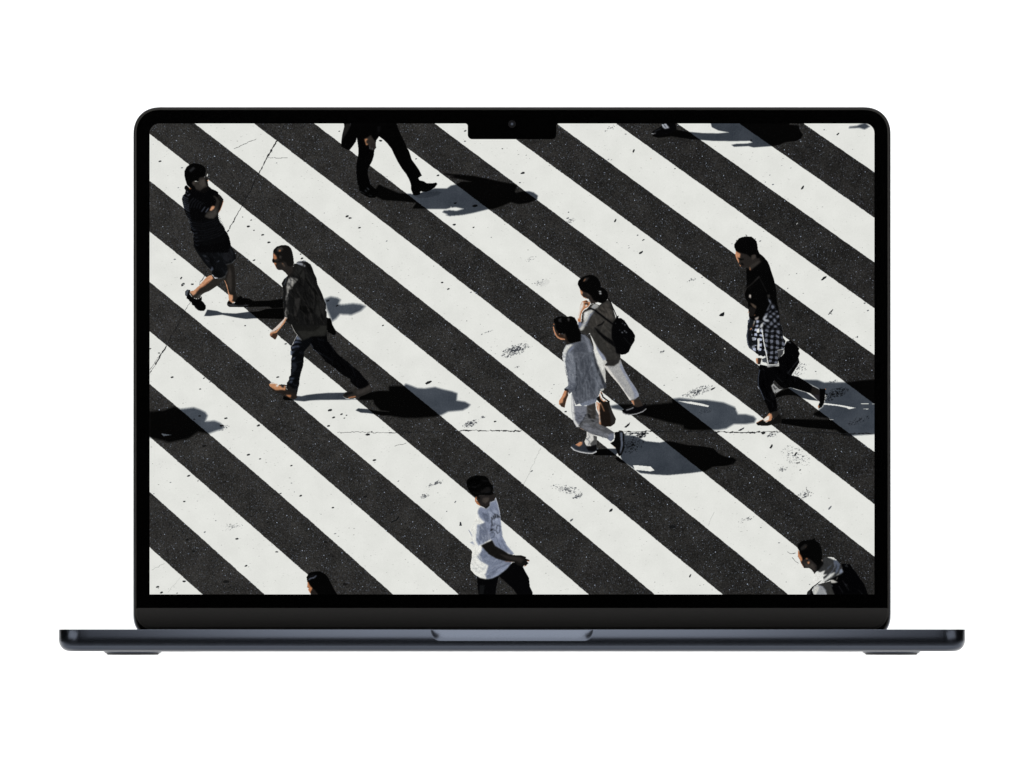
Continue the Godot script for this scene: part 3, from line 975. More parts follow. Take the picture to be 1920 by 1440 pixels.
func walker_grey_jacket() -> void:
	var skin := 0xbb8763
	crop(490, 600, 8.727)
	# bag behind the back
	P(0x050505, [1060, -40, 1130, -30, 1145, 0, 1165, 80, 1220, 180, 1220, 230, 1180, 250, 1130, 215, 1080, 190])
	# legs
	P(0x060607, [820, 260, 1065, 220, 1080, 340, 1150, 420, 1220, 520, 1300, 600, 1400, 670, 1500, 760, 1600, 840, 1680, 940, 1740, 1000, 1765, 1050, 1700, 1110, 1600, 1130, 1540, 1090, 1510, 1060, 1460, 1010, 1450, 960, 1350, 910, 1230, 810, 1150, 750, 1050, 680, 980, 590, 900, 520, 850, 470, 800, 405, 745, 320])
	P(0x2c2e33, [760, 320, 800, 400, 850, 470, 840, 430, 800, 360])
	P(0x565c68, [850, 480, 900, 515, 940, 560, 930, 540, 890, 500])
	P(0x2f3238, [920, 505, 985, 560, 960, 560])
	P(0x090a0c, [580, 240, 540, 310, 500, 390, 480, 430, 490, 540, 500, 600, 485, 650, 485, 780, 480, 900, 450, 930, 455, 980, 420, 1020, 420, 1060, 400, 1100, 440, 1160, 500, 1200, 580, 1220, 600, 1120, 620, 1050, 625, 960, 650, 850, 685, 740, 695, 600, 695, 520, 790, 410, 840, 300, 690, 300])
	Q(0x6d7688, [580, 245, 650, 325, 570, 325, 560, 300])
	Q(0x50586a, [545, 335, 610, 345, 670, 375, 570, 375, 520, 400, 515, 385])
	Q(0x4a5162, [495, 430, 600, 410, 640, 440, 560, 450, 500, 480, 485, 460])
	Q(0x444b5a, [495, 510, 560, 485, 610, 480, 540, 520, 500, 560])
	P(0x6b7484, [478, 500, 497, 500, 500, 570, 478, 570])
	Q(0x3e4452, [490, 650, 520, 610, 560, 600, 550, 635, 500, 660])
	Q(0x1e2127, [495, 680, 560, 690, 590, 760, 560, 830, 490, 880])
	Q(0x3a414e, [455, 935, 545, 940, 520, 1000, 490, 1040, 425, 1030, 470, 980])
	L(0xc9c8c4, 7, [585, 245, 545, 320, 515, 385, 490, 430])
	folds([500, 390, 480, 430, 490, 540, 485, 780, 480, 900, 430, 1040, 500, 1190, 590, 1150, 650, 850, 690, 700, 700, 500, 640, 350], 0.1, 70, 0x050506, 0x2c313b, 0.6, 9.0)
	folds([840, 320, 1060, 260, 1220, 520, 1500, 760, 1750, 1040, 1560, 1090, 1230, 790, 980, 570], 0.8, 50, 0x020203, 0x15171b, 0.7, 16.0)
	# shoes
	P(0x241f1c, [125, 1050, 160, 1015, 230, 1030, 280, 1060, 330, 1050, 400, 1060, 400, 1110, 440, 1160, 500, 1190, 580, 1215, 585, 1270, 540, 1300, 480, 1290, 380, 1240, 300, 1200, 200, 1160, 140, 1100])
	P(skin, [125, 1050, 160, 1018, 230, 1030, 300, 1070, 390, 1070, 395, 1150, 330, 1140, 240, 1150, 170, 1110, 135, 1080])
	P(0xd8cfc6, [130, 1045, 160, 1018, 230, 1030, 260, 1050, 210, 1042, 160, 1040])
	P(0xe0dfda, [240, 1060, 290, 1050, 270, 1090, 245, 1090])
	P(0x25262a, [320, 1060, 365, 1065, 375, 1110, 330, 1100])
	P(0x1b1a1a, [395, 1060, 440, 1060, 500, 1110, 580, 1150, 580, 1215, 500, 1190, 440, 1160])
	P(0xa9714f, [400, 1225, 490, 1225, 480, 1265, 440, 1255])
	P(0x282624, [1335, 1220, 1380, 1180, 1440, 1165, 1510, 1150, 1530, 1100, 1600, 1130, 1700, 1100, 1765, 1050, 1820, 1130, 1800, 1170, 1700, 1220, 1570, 1270, 1490, 1290, 1390, 1280, 1340, 1250])
	Q(0x353230, [1540, 1150, 1650, 1130, 1770, 1070, 1810, 1130, 1700, 1190, 1560, 1230])
	Q(0x131313, [1340, 1225, 1380, 1185, 1480, 1165, 1510, 1200, 1450, 1225, 1390, 1245])
	P(0xb57c58, [1420, 1265, 1500, 1248, 1540, 1240, 1545, 1260, 1430, 1282])
	# jacket, lower and upper part
	P(0x181817, [380, -110, 560, -160, 1065, -150, 1075, 0, 1075, 190, 1065, 230, 1040, 265, 820, 270, 690, 335, 660, 335, 640, 290, 580, 240, 540, 190, 500, 100, 410, 20])
	Q(0x262624, [900, 0, 1060, -60, 1070, 180, 1040, 255, 850, 262, 700, 320, 660, 300, 580, 180, 700, 170, 860, 180, 960, 110])
	L(0xbdbcb6, 6, [490, 75, 540, 180, 580, 235, 655, 330])
	crop(490, 450, 9.0)
	P(0x151515, [450, 600, 520, 560, 550, 400, 590, 395, 600, 370, 650, 350, 720, 345, 780, 375, 830, 410, 860, 470, 890, 560, 930, 640, 945, 740, 990, 830, 1030, 920, 1060, 1010, 1090, 1080, 1090, 1150, 1075, 1240, 1070, 1300, 1100, 1330, 1100, 1440, 520, 1440, 480, 1400, 410, 1360, 440, 1310, 400, 1290, 390, 1220, 380, 1100, 365, 960, 375, 880, 360, 790, 340, 735, 380, 660])
	Q(0x232322, [560, 420, 660, 440, 760, 560, 860, 760, 960, 920, 1060, 1080, 1060, 1240, 960, 1320, 900, 1240, 940, 1080, 860, 900, 740, 700, 620, 620, 500, 590])
	Q(0x0a0a0a, [700, 630, 760, 640, 850, 770, 960, 900, 960, 960, 860, 860, 760, 720])
	Q(0x0b0b0b, [660, 860, 690, 940, 680, 1100, 900, 1150, 870, 1240, 700, 1260, 640, 1160])
	Q(0x2b2a29, [560, 1000, 660, 960, 660, 1080, 600, 1280, 540, 1300, 560, 1150])
	Q(0x0d0d0d, [740, 390, 800, 420, 850, 480, 930, 650, 940, 730, 860, 620, 790, 480])
	Q(0x7c7b77, [440, 690, 480, 620, 560, 630, 620, 660, 600, 700, 540, 760, 520, 830, 470, 840, 450, 900, 460, 980, 420, 1090, 450, 1180, 460, 1240, 420, 1300, 400, 1280, 390, 1220, 420, 1120, 400, 1010, 420, 900, 415, 790])
	Q(0xb3b1aa, [470, 700, 520, 640, 550, 660, 500, 760, 440, 840, 425, 790])
	L(0x1b1c1f, 10, [500, 850, 460, 960, 480, 1000, 440, 1080])
	L(0x2a2c30, 9, [430, 900, 430, 1000, 400, 1080])
	L(0x1e1f22, 9, [450, 1120, 430, 1180, 440, 1240])
	L(0x3a3c42, 8, [520, 640, 470, 760, 440, 800])
	L(0x5f6673, 7, [420, 620, 410, 700, 380, 760])
	P(0x8d9097, [590, 390, 650, 350, 740, 345, 760, 365, 690, 355, 640, 372, 700, 395, 745, 430, 730, 455, 680, 430, 620, 410])
	P(0x26282c, [600, 372, 650, 362, 720, 385, 690, 392])
	folds([450, 620, 560, 420, 700, 380, 860, 520, 960, 800, 1080, 1100, 1080, 1420, 520, 1420, 420, 1300, 400, 1000, 420, 800], 1.25, 150, 0x060606, 0x32312f, 0.55, 20.0)
	folds([440, 690, 480, 620, 560, 630, 620, 660, 540, 760, 470, 840, 450, 900, 460, 1180, 420, 1300, 400, 1100, 420, 900], 1.75, 60, 0x2c2d30, 0xbdbbb4, 0.7, 10.0)
	# forearm and fist
	P(0xd2c4ba, [400, 1295, 440, 1310, 400, 1365, 300, 1490, 240, 1525, 190, 1560, 150, 1560, 190, 1520, 260, 1450, 330, 1385, 375, 1340])
	P(skin, [410, 1320, 425, 1330, 390, 1400, 310, 1500, 260, 1560, 200, 1580, 140, 1610, 150, 1565, 230, 1535, 310, 1480])
	P(0x3d2c23, [140, 1600, 200, 1575, 255, 1565, 275, 1610, 245, 1670, 230, 1680, 195, 1655, 165, 1635])
	P(0x8d5f45, [140, 1585, 190, 1575, 180, 1610, 150, 1620])
	# head
	P(0x1b1a19, [430, 540, 520, 500, 560, 400, 600, 395, 600, 480, 500, 610, 445, 612])
	P(0x262321, [200, 200, 195, 310, 180, 340, 190, 380, 215, 390, 240, 440, 265, 490, 290, 505, 350, 505, 400, 545, 450, 600, 520, 545, 550, 400, 420, 200])
	P(0x131211, [195, 200, 210, 160, 260, 110, 330, 88, 400, 82, 460, 100, 500, 140, 525, 210, 540, 290, 550, 385, 540, 420, 490, 450, 440, 430, 420, 380, 360, 350, 300, 340, 270, 300, 250, 250])
	Q(0x393633, [300, 255, 345, 270, 340, 320, 300, 310])
	Q(0x3a3734, [260, 140, 340, 110, 380, 150, 330, 200, 260, 200])
	P(0xa9714f, [290, 180, 315, 160, 332, 175, 308, 198])
	P(0xa9714f, [200, 215, 250, 270, 265, 310, 230, 330, 200, 310])
	P(0xa9714f, [200, 372, 255, 390, 245, 420, 230, 410, 262, 485, 250, 470, 222, 410])
	Q(0x0a0a0a, [180, 330, 200, 315, 225, 345, 235, 368, 290, 352, 350, 350, 380, 385, 330, 370, 240, 378, 215, 388, 190, 380])
	P(0x4c423b, [340, 390, 375, 395, 402, 440, 390, 457, 360, 425])
	L(0xb57c58, 7, [350, 390, 370, 400])

func walker_dark_suit() -> void:
	crop(630, 225, 9.6)
	P(0x040404, [135, 40, 1075, 40, 1105, 110, 1130, 180, 1180, 290, 1230, 390, 1270, 480, 1280, 510, 1305, 540, 1340, 640, 1360, 710, 1420, 790, 1490, 890, 1545, 1000, 1480, 1040, 1500, 1085, 1570, 1100, 1640, 1140, 1720, 1140, 1800, 1125, 1825, 1150, 1780, 1210, 1700, 1265, 1620, 1295, 1520, 1285, 1510, 1340, 1440, 1360, 1390, 1350, 1350, 1250, 1345, 1150, 1310, 1060, 1260, 970, 1190, 880, 1110, 750, 1050, 630, 1000, 520, 930, 430, 850, 350, 775, 295, 720, 370, 715, 440, 720, 500, 690, 540, 680, 640, 650, 740, 605, 820, 580, 870, 570, 960, 590, 1050, 620, 1160, 700, 1230, 800, 1295, 700, 1400, 600, 1400, 520, 1360, 450, 1320, 415, 1260, 415, 1190, 390, 1160, 375, 1060, 365, 950, 360, 850, 380, 720, 400, 610, 400, 500, 375, 320, 355, 390, 300, 470, 240, 545, 170, 520, 90, 475, 95, 400, 110, 280, 150, 110])
	Q(0x1f1e1d, [150, 110, 180, 60, 270, 60, 240, 160, 190, 250, 130, 330, 100, 400, 95, 370, 110, 260])
	L(0x3e3f42, 9, [262, 60, 250, 110])
	P(0x0d0d0e, [740, 110, 800, 110, 800, 200, 760, 250, 745, 190])
	P(0x2c2825, [510, 335, 570, 310, 625, 270, 650, 310, 700, 380, 715, 500, 690, 540, 650, 540, 610, 530, 590, 450, 545, 455, 525, 390])
	L(0x111010, 8, [640, 420, 650, 530])
	L(0x111010, 8, [670, 420, 680, 530])
	P(0xb98460, [510, 345, 560, 335, 575, 350, 540, 370, 545, 420, 575, 430, 560, 450, 540, 450, 525, 400])
	L(0x70757d, 9, [600, 470, 610, 520])
	L(0x70757d, 8, [650, 505, 655, 530])
	L(0x555a62, 9, [520, 1260, 550, 1290])
	L(0x6a7078, 9, [560, 1225, 590, 1255])
	L(0x2c2e31, 8, [430, 1280, 520, 1330])
	L(0x33363a, 8, [590, 1350, 650, 1365])
	P(0xdcddd8, [1515, 1292, 1555, 1288, 1545, 1305, 1520, 1308])

func walkers_two_women() -> void:
	var skin := 0xc08a68
	# the one behind: legs, then shoe
	crop(1030, 660, 6.857)
	P(0xbdbdb8, [570, 0, 680, 0, 740, 130, 710, 170, 720, 260, 725, 380, 700, 460, 650, 300, 600, 120])
	Q(0xdcdcd6, [570, 0, 640, 0, 690, 130, 700, 200, 680, 260, 640, 180, 600, 120])
	Q(0xa5a5a4, [700, 180, 740, 170, 830, 175, 910, 80, 960, 220, 1040, 360, 1110, 460, 1150, 540, 1150, 570, 1100, 610, 1040, 625, 970, 520, 890, 410, 800, 310, 720, 220])
	Q(0x858b9b, [920, 130, 960, 220, 1040, 360, 1110, 460, 1150, 540, 1150, 570, 1090, 610, 1080, 520, 1020, 400, 950, 280, 900, 180])
	P(0xd6d3cd, [690, 165, 740, 180, 800, 260, 900, 400, 980, 510, 1055, 612, 1035, 622, 960, 510, 880, 400, 790, 300])
	P(0x302a26, [1050, 625, 1100, 610, 1150, 580, 1180, 640, 1200, 690, 1120, 715, 1080, 690])
	P(skin, [1048, 625, 1080, 620, 1095, 690, 1075, 670])
	P(0x08080a, [930, 750, 980, 725, 1050, 710, 1080, 690, 1130, 715, 1200, 690, 1240, 660, 1250, 740, 1190, 770, 1100, 800, 1020, 810, 950, 790])
	L(0x9a9b9c, 9, [935, 775, 980, 800, 1050, 805, 1120, 795, 1200, 765, 1245, 728])
	L(0xb9bcc0, 10, [990, 745, 1030, 735, 1080, 712])
	P(0x282726, [680, -60, 920, -60, 910, 80, 890, 140, 830, 175, 740, 175, 740, 130])
	crop(1030, 505, 8.47)
	P(0x302f2d, [650, 560, 720, 535, 790, 570, 830, 540, 880, 520, 935, 470, 970, 520, 1000, 600, 1030, 690, 1060, 800, 1050, 900, 1040, 1000, 1045, 1200, 1060, 1330, 1120, 1380, 1125, 1440, 820, 1440, 760, 1300, 700, 1150, 640, 1010, 590, 1030, 500, 990, 460, 920, 455, 840, 500, 830, 545, 800, 535, 680, 600, 620])
	Q(0x423f3b, [800, 600, 900, 520, 950, 560, 1010, 720, 1010, 830, 900, 760, 790, 690, 740, 640])
	Q(0x3a3835, [690, 700, 800, 720, 900, 800, 980, 880, 860, 860, 760, 900, 650, 960, 620, 860])
	P(0xd9d9d3, [640, 1015, 690, 1110, 740, 1200, 800, 1290, 880, 1380, 905, 1440, 745, 1440, 700, 1290, 700, 1200])
	P(0x8a90a0, [740, 1200, 800, 1290, 880, 1380, 905, 1440, 850, 1440, 790, 1340, 750, 1260])
	Q(0xbfbfba, [540, 680, 620, 650, 700, 545, 760, 550, 790, 590, 740, 620, 680, 690, 640, 760, 600, 830, 570, 900, 540, 960, 500, 980, 470, 940, 500, 900, 540, 830])
	Q(0xdededa, [545, 690, 600, 660, 640, 640, 600, 740, 560, 800, 540, 800])
	Q(0x767d8f, [640, 700, 690, 690, 640, 780, 600, 860, 560, 900, 600, 830])
	Q(0x8f8f8c, [735, 555, 790, 590, 740, 620, 700, 620])
	L(0x6a7080, 8, [530, 900, 600, 890])
	L(0x6a7080, 8, [545, 860, 610, 830])
	P(0x6d7486, [455, 840, 500, 835, 530, 860, 490, 920, 470, 930])
	folds([640, 900, 700, 700, 900, 540, 1000, 620, 1040, 900, 1040, 1200, 1100, 1400, 900, 1420, 700, 1100], 1.0, 80, 0x1c1b1a, 0x56524d, 0.5, 16.0)
	folds([540, 680, 700, 560, 780, 590, 640, 760, 570, 900, 500, 970, 510, 890], 2.2, 40, 0x6f7582, 0xe0e0dc, 0.55, 8.0)
	# arm and hand at her chin
	P(0xb57c58, [450, 830, 455, 740, 475, 640, 490, 570, 520, 510, 570, 490, 620, 495, 650, 525, 640, 560, 610, 600, 560, 625, 520, 670, 500, 740, 500, 835])
	P(0xddd6ce, [452, 770, 470, 660, 490, 580, 522, 518, 545, 530, 535, 600, 500, 660, 480, 740, 470, 790])
	P(0x2e2a27, [505, 830, 520, 690, 560, 640, 605, 625, 580, 660, 545, 690, 540, 800, 505, 880])
	P(0x221c19, [550, 540, 600, 535, 630, 545, 620, 560, 575, 565])
	P(0x221c19, [550, 505, 590, 496, 622, 512, 600, 522])
	P(0xe2e3de, [568, 562, 595, 558, 602, 578, 578, 592])
	P(0xe2e3de, [600, 495, 625, 480, 645, 510, 628, 520])
	# head
	P(0x2d2825, [490, 320, 500, 390, 530, 430, 570, 460, 620, 470, 650, 520, 660, 550, 720, 535, 770, 520, 690, 440, 660, 390, 600, 370, 540, 350])
	P(skin, [484, 322, 530, 362, 522, 402, 497, 385])
	L(0xa9714f, 7, [500, 392, 540, 440, 600, 465])
	P(0x3f3833, [595, 375, 640, 368, 655, 410, 615, 428])
	P(0x060606, [450, 240, 455, 190, 490, 145, 560, 105, 640, 85, 710, 95, 770, 140, 810, 210, 820, 280, 880, 310, 920, 350, 935, 420, 920, 480, 880, 520, 830, 540, 770, 520, 700, 490, 660, 420, 600, 372, 530, 350, 490, 320, 470, 280])
	Q(0x2d2b2a, [520, 200, 570, 130, 640, 130, 590, 190])
	L(0xb57c58, 10, [545, 185, 572, 150])
	P(0xc6c8c8, [785, 345, 820, 345, 826, 392, 795, 397])
	L(0x060606, 14, [780, 368, 826, 366])
	# straps and rucksack
	L(0x060607, 26, [625, 632, 660, 622, 720, 645, 800, 710, 900, 790, 1010, 870])
	L(0x08080a, 14, [935, 460, 970, 510, 1000, 590, 1045, 690, 1065, 740])
	L(0x0c0c0d, 22, [765, 895, 830, 870, 865, 830])
	P(0x09090a, [710, 915, 760, 950, 860, 1040, 1000, 1130, 1060, 1250, 980, 1190, 860, 1100, 760, 1000])
	P(0x060607, [1060, 740, 1100, 735, 1090, 775, 1140, 775, 1190, 810, 1240, 880, 1270, 930, 1320, 980, 1360, 1050, 1350, 1140, 1300, 1220, 1260, 1310, 1210, 1345, 1150, 1355, 1060, 1330, 1040, 1210, 990, 1100, 985, 950, 1010, 840, 1050, 790])
	spots(0x9a9fa8, [1050, 855, 8, 1160, 855, 8, 1200, 880, 12, 1195, 978, 12, 1220, 1000, 12, 1155, 1000, 12, 1115, 965, 8], 0.6, 0.7)
	L(0x1d1e20, 8, [1180, 1080, 1290, 1200])
	# the one in front: legs, shoes
	crop(1030, 660, 6.857)
	P(0xcfcec9, [480, 1020, 560, 1060, 610, 1080, 610, 1180, 540, 1220, 470, 1200, 450, 1150, 480, 1080])
	P(0x4c4c4c, [565, 1070, 610, 1085, 610, 1190, 545, 1215, 520, 1180, 570, 1130])
	L(0x5d6066, 9, [470, 1110, 520, 1150, 500, 1190])
	L(0x77797c, 9, [500, 1050, 520, 1090, 490, 1120])
	P(0x2c3037, [275, 1210, 300, 1180, 340, 1185, 390, 1150, 430, 1140, 450, 1190, 520, 1220, 600, 1190, 610, 1250, 590, 1300, 500, 1310, 400, 1290, 310, 1260, 280, 1230])
	P(0x0c0c0e, [470, 1220, 600, 1190, 608, 1250, 580, 1280, 500, 1270])
	P(skin, [335, 1190, 390, 1155, 425, 1150, 420, 1190, 380, 1215])
	L(0xbfc0c0, 15, [280, 1222, 320, 1260, 400, 1285, 480, 1298, 550, 1302, 600, 1280])
	P(0x0a0a0b, [835, 1030, 900, 1020, 950, 1020, 965, 1060, 965, 1230, 930, 1320, 895, 1340, 870, 1290, 850, 1230, 780, 1170, 830, 1140, 840, 1090])
	P(0x5c6370, [905, 1030, 938, 1030, 945, 1200, 915, 1300, 905, 1300, 920, 1180])
	spots(0xa9714f, [832, 1215, 9, 845, 1232, 6])
	P(0x525356, [480, 690, 590, 650, 600, 740, 640, 820, 650, 930, 740, 970, 830, 1030, 830, 1110, 790, 1150, 740, 1110, 620, 1075, 560, 1060, 440, 1000, 370, 960, 450, 850, 475, 800])
	Q(0x363432, [480, 690, 590, 650, 600, 760, 605, 860, 540, 870, 490, 800])
	Q(0x141516, [480, 780, 520, 800, 540, 870, 600, 880, 560, 900, 500, 850])
	Q(0x6a6c72, [400, 960, 470, 900, 560, 960, 660, 1010, 780, 1060, 760, 1110, 620, 1075, 560, 1060])
	P(0x6a6f7d, [760, 1060, 800, 1040, 830, 1050, 830, 1105, 790, 1150, 750, 1120])
	P(0x73767f, [285, 520, 320, 640, 330, 690, 480, 690, 475, 800, 450, 840, 370, 950, 350, 965, 320, 920, 300, 860, 280, 740])
	Q(0xdededa, [285, 530, 312, 640, 322, 760, 332, 870, 370, 930, 390, 965, 350, 965, 315, 910, 295, 850, 280, 740])
	for k in 4:
		L(0x4a4f5c, 7, [340, 770 + k * 34, 400, 790 + k * 34, 460, 770 + k * 34])
	L(0x1d1e22, 9, [470, 800, 440, 860, 380, 945])
	L(0x8c7668, 6, [390, 975, 440, 1000])
	folds([290, 680, 480, 700, 640, 820, 650, 930, 820, 1040, 780, 1140, 560, 1050, 380, 960, 310, 860], 0.35, 70, 0x36373b, 0x8d8f94, 0.5, 10.0)
	folds([720, 190, 830, 180, 910, 100, 1040, 360, 1140, 550, 1050, 610, 890, 400], 0.9, 40, 0x7c7d82, 0xc4c4c2, 0.5, 14.0)
	# cardigan
	crop(1030, 505, 8.47)
	P(0x565a62, [330, 1180, 260, 1200, 225, 1270, 205, 1340, 205, 1440, 745, 1440, 700, 1300, 690, 1230, 640, 1110, 580, 1050, 510, 1025, 490, 1050, 500, 1140, 420, 1160])
	Q(0x777b84, [500, 1025, 560, 1050, 620, 1120, 660, 1220, 690, 1330, 710, 1440, 640, 1440, 620, 1300, 580, 1150, 540, 1070])
	Q(0x777e90, [300, 1290, 340, 1240, 400, 1200, 380, 1260, 330, 1310, 300, 1380, 290, 1440, 255, 1440, 270, 1350])
	Q(0xdadad4, [330, 1185, 265, 1200, 225, 1270, 205, 1350, 210, 1440, 245, 1440, 255, 1370, 290, 1290, 340, 1230, 395, 1190])
	Q(0x484c54, [420, 1200, 500, 1150, 560, 1180, 580, 1300, 500, 1440, 400, 1440, 380, 1300])
	L(0x8a92a4, 10, [320, 1320, 355, 1345, 380, 1310])
	crop(1030, 660, 6.857)
	P(0x565a62, [170, 0, 165, 60, 190, 150, 210, 260, 230, 350, 240, 430, 190, 470, 240, 490, 250, 540, 285, 515, 310, 600, 340, 680, 390, 660, 420, 690, 500, 680, 590, 650, 605, 600, 640, 540, 655, 490, 735, 450, 700, 350, 640, 210, 600, 110, 575, 0])
	Q(0x757a83, [225, 0, 205, 110, 240, 300, 240, 430, 200, 465, 250, 480, 300, 480, 335, 430, 345, 300, 335, 120, 300, 0])
	P(0xd6d8d6, [170, 0, 165, 60, 190, 150, 215, 260, 225, 340, 240, 430, 200, 465, 190, 470, 240, 420, 238, 330, 215, 220, 200, 120, 215, 30, 225, 0])
	L(0x2c3038, 12, [350, 140, 345, 300, 362, 420, 330, 500, 370, 640])
	for k in 11:
		var u := 385.0 + k * 21.0 + dice.randf_range(-8, 8)
		var top := dice.randf_range(20, 260)
		L(0x394049 if k % 3 < 2 else 0x69727f, dice.randf_range(6, 13), [u - 6, top, u + dice.randf_range(-8, 8), top + 120, u + 12, top + dice.randf_range(190, 300)], 0.5)
	Q(0x4b4f57, [420, 60, 560, 40, 600, 300, 620, 480, 520, 560, 400, 600, 370, 300], 6.0)
	Q(0x666b74, [520, 40, 570, 60, 630, 300, 640, 460, 590, 560, 570, 300], 5.0)
	for k in 4:
		L(0x3a3f4a, 9, [245, 400 + k * 22, 290, 420 + k * 22, 330, 400 + k * 22])
	Q(0x2d2f34, [575, 0, 600, 110, 650, 230, 700, 340, 735, 450, 700, 465, 640, 330, 590, 180, 560, 30])
	P(0x808796, [390, 665, 470, 630, 590, 595, 630, 570, 590, 650, 500, 685, 420, 692])
	for k in 9:
		L(0x3e424a, 6, [410 + k * 23, 655 - k * 7, 418 + k * 22, 690 - k * 6])
	folds([350, 20, 575, 10, 650, 230, 720, 440, 640, 520, 590, 600, 400, 650, 320, 600, 345, 300], 1.5, 130, 0x33373e, 0x8b9099, 0.45, 22.0)
	folds([170, 10, 330, 10, 345, 300, 335, 430, 250, 470, 230, 330, 190, 150], 1.2, 50, 0x474b54, 0xa9adb2, 0.5, 10.0)
	# hand
	P(skin, [195, 490, 240, 495, 240, 560, 220, 610, 195, 715, 170, 700, 120, 670, 120, 630, 160, 570])
	P(0x3a2d25, [225, 495, 245, 500, 240, 560, 215, 615, 195, 715, 150, 700, 130, 662, 170, 650, 180, 600, 210, 560])
	P(0x17181b, [190, 470, 245, 480, 240, 500, 195, 495])
	# bag
	Q(0xdcdcd6, [650, 475, 705, 463, 700, 490, 660, 512])
	P(0x0d0d0c, [600, 600, 640, 560, 690, 620, 700, 640, 650, 660])
	P(0x1b1613, [650, 655, 700, 630, 770, 640, 785, 700, 820, 790, 855, 860, 840, 920, 790, 955, 720, 960, 665, 940, 650, 850, 640, 740])
	Q(0x272524, [740, 660, 780, 700, 820, 790, 850, 860, 835, 915, 790, 945, 780, 820])
	P(skin, [600, 640, 620, 645, 650, 660, 645, 760, 655, 880, 665, 940, 640, 920, 635, 800, 610, 720])
	L(0xddd6ce, 9, [612, 660, 630, 720, 640, 800, 650, 900])
	L(skin, 9, [650, 645, 675, 690, 705, 760])
	L(0x0b0b0b, 18, [665, 520, 690, 580, 735, 615, 770, 640])
	L(skin, 8, [660, 512, 680, 535])
	L(skin, 9, [645, 545, 660, 600, 700, 635, 735, 615])
	# head
	crop(1030, 505, 8.47)
	P(0x231f1c, [255, 1050, 300, 1130, 330, 1180, 280, 1190, 250, 1120])
	P(0x2e231d, [95, 930, 160, 1020, 260, 1050, 300, 1130, 240, 1120, 160, 1085, 110, 1040])
	P(skin, [52, 900, 70, 915, 85, 980, 120, 1050, 165, 1085, 240, 1100, 250, 1120, 180, 1115, 130, 1090, 90, 1040, 65, 970])
	P(0x9c6a4c, [60, 860, 75, 860, 80, 880, 66, 885])
	P(0x060606, [65, 830, 75, 790, 120, 755, 200, 745, 270, 755, 340, 740, 400, 765, 440, 830, 460, 920, 480, 980, 500, 1010, 500, 1140, 420, 1150, 330, 1170, 290, 1130, 260, 1050, 200, 1010, 160, 1030, 130, 990, 95, 940, 90, 860])
	P(0x2c2c2d, [140, 790, 200, 770, 180, 800, 200, 840, 150, 830])
	P(0x3c3a39, [280, 770, 320, 775, 320, 805, 300, 830])
	P(0x3a332e, [215, 1030, 250, 1020, 260, 1060, 230, 1080])
	spots(skin, [158, 1026, 11])

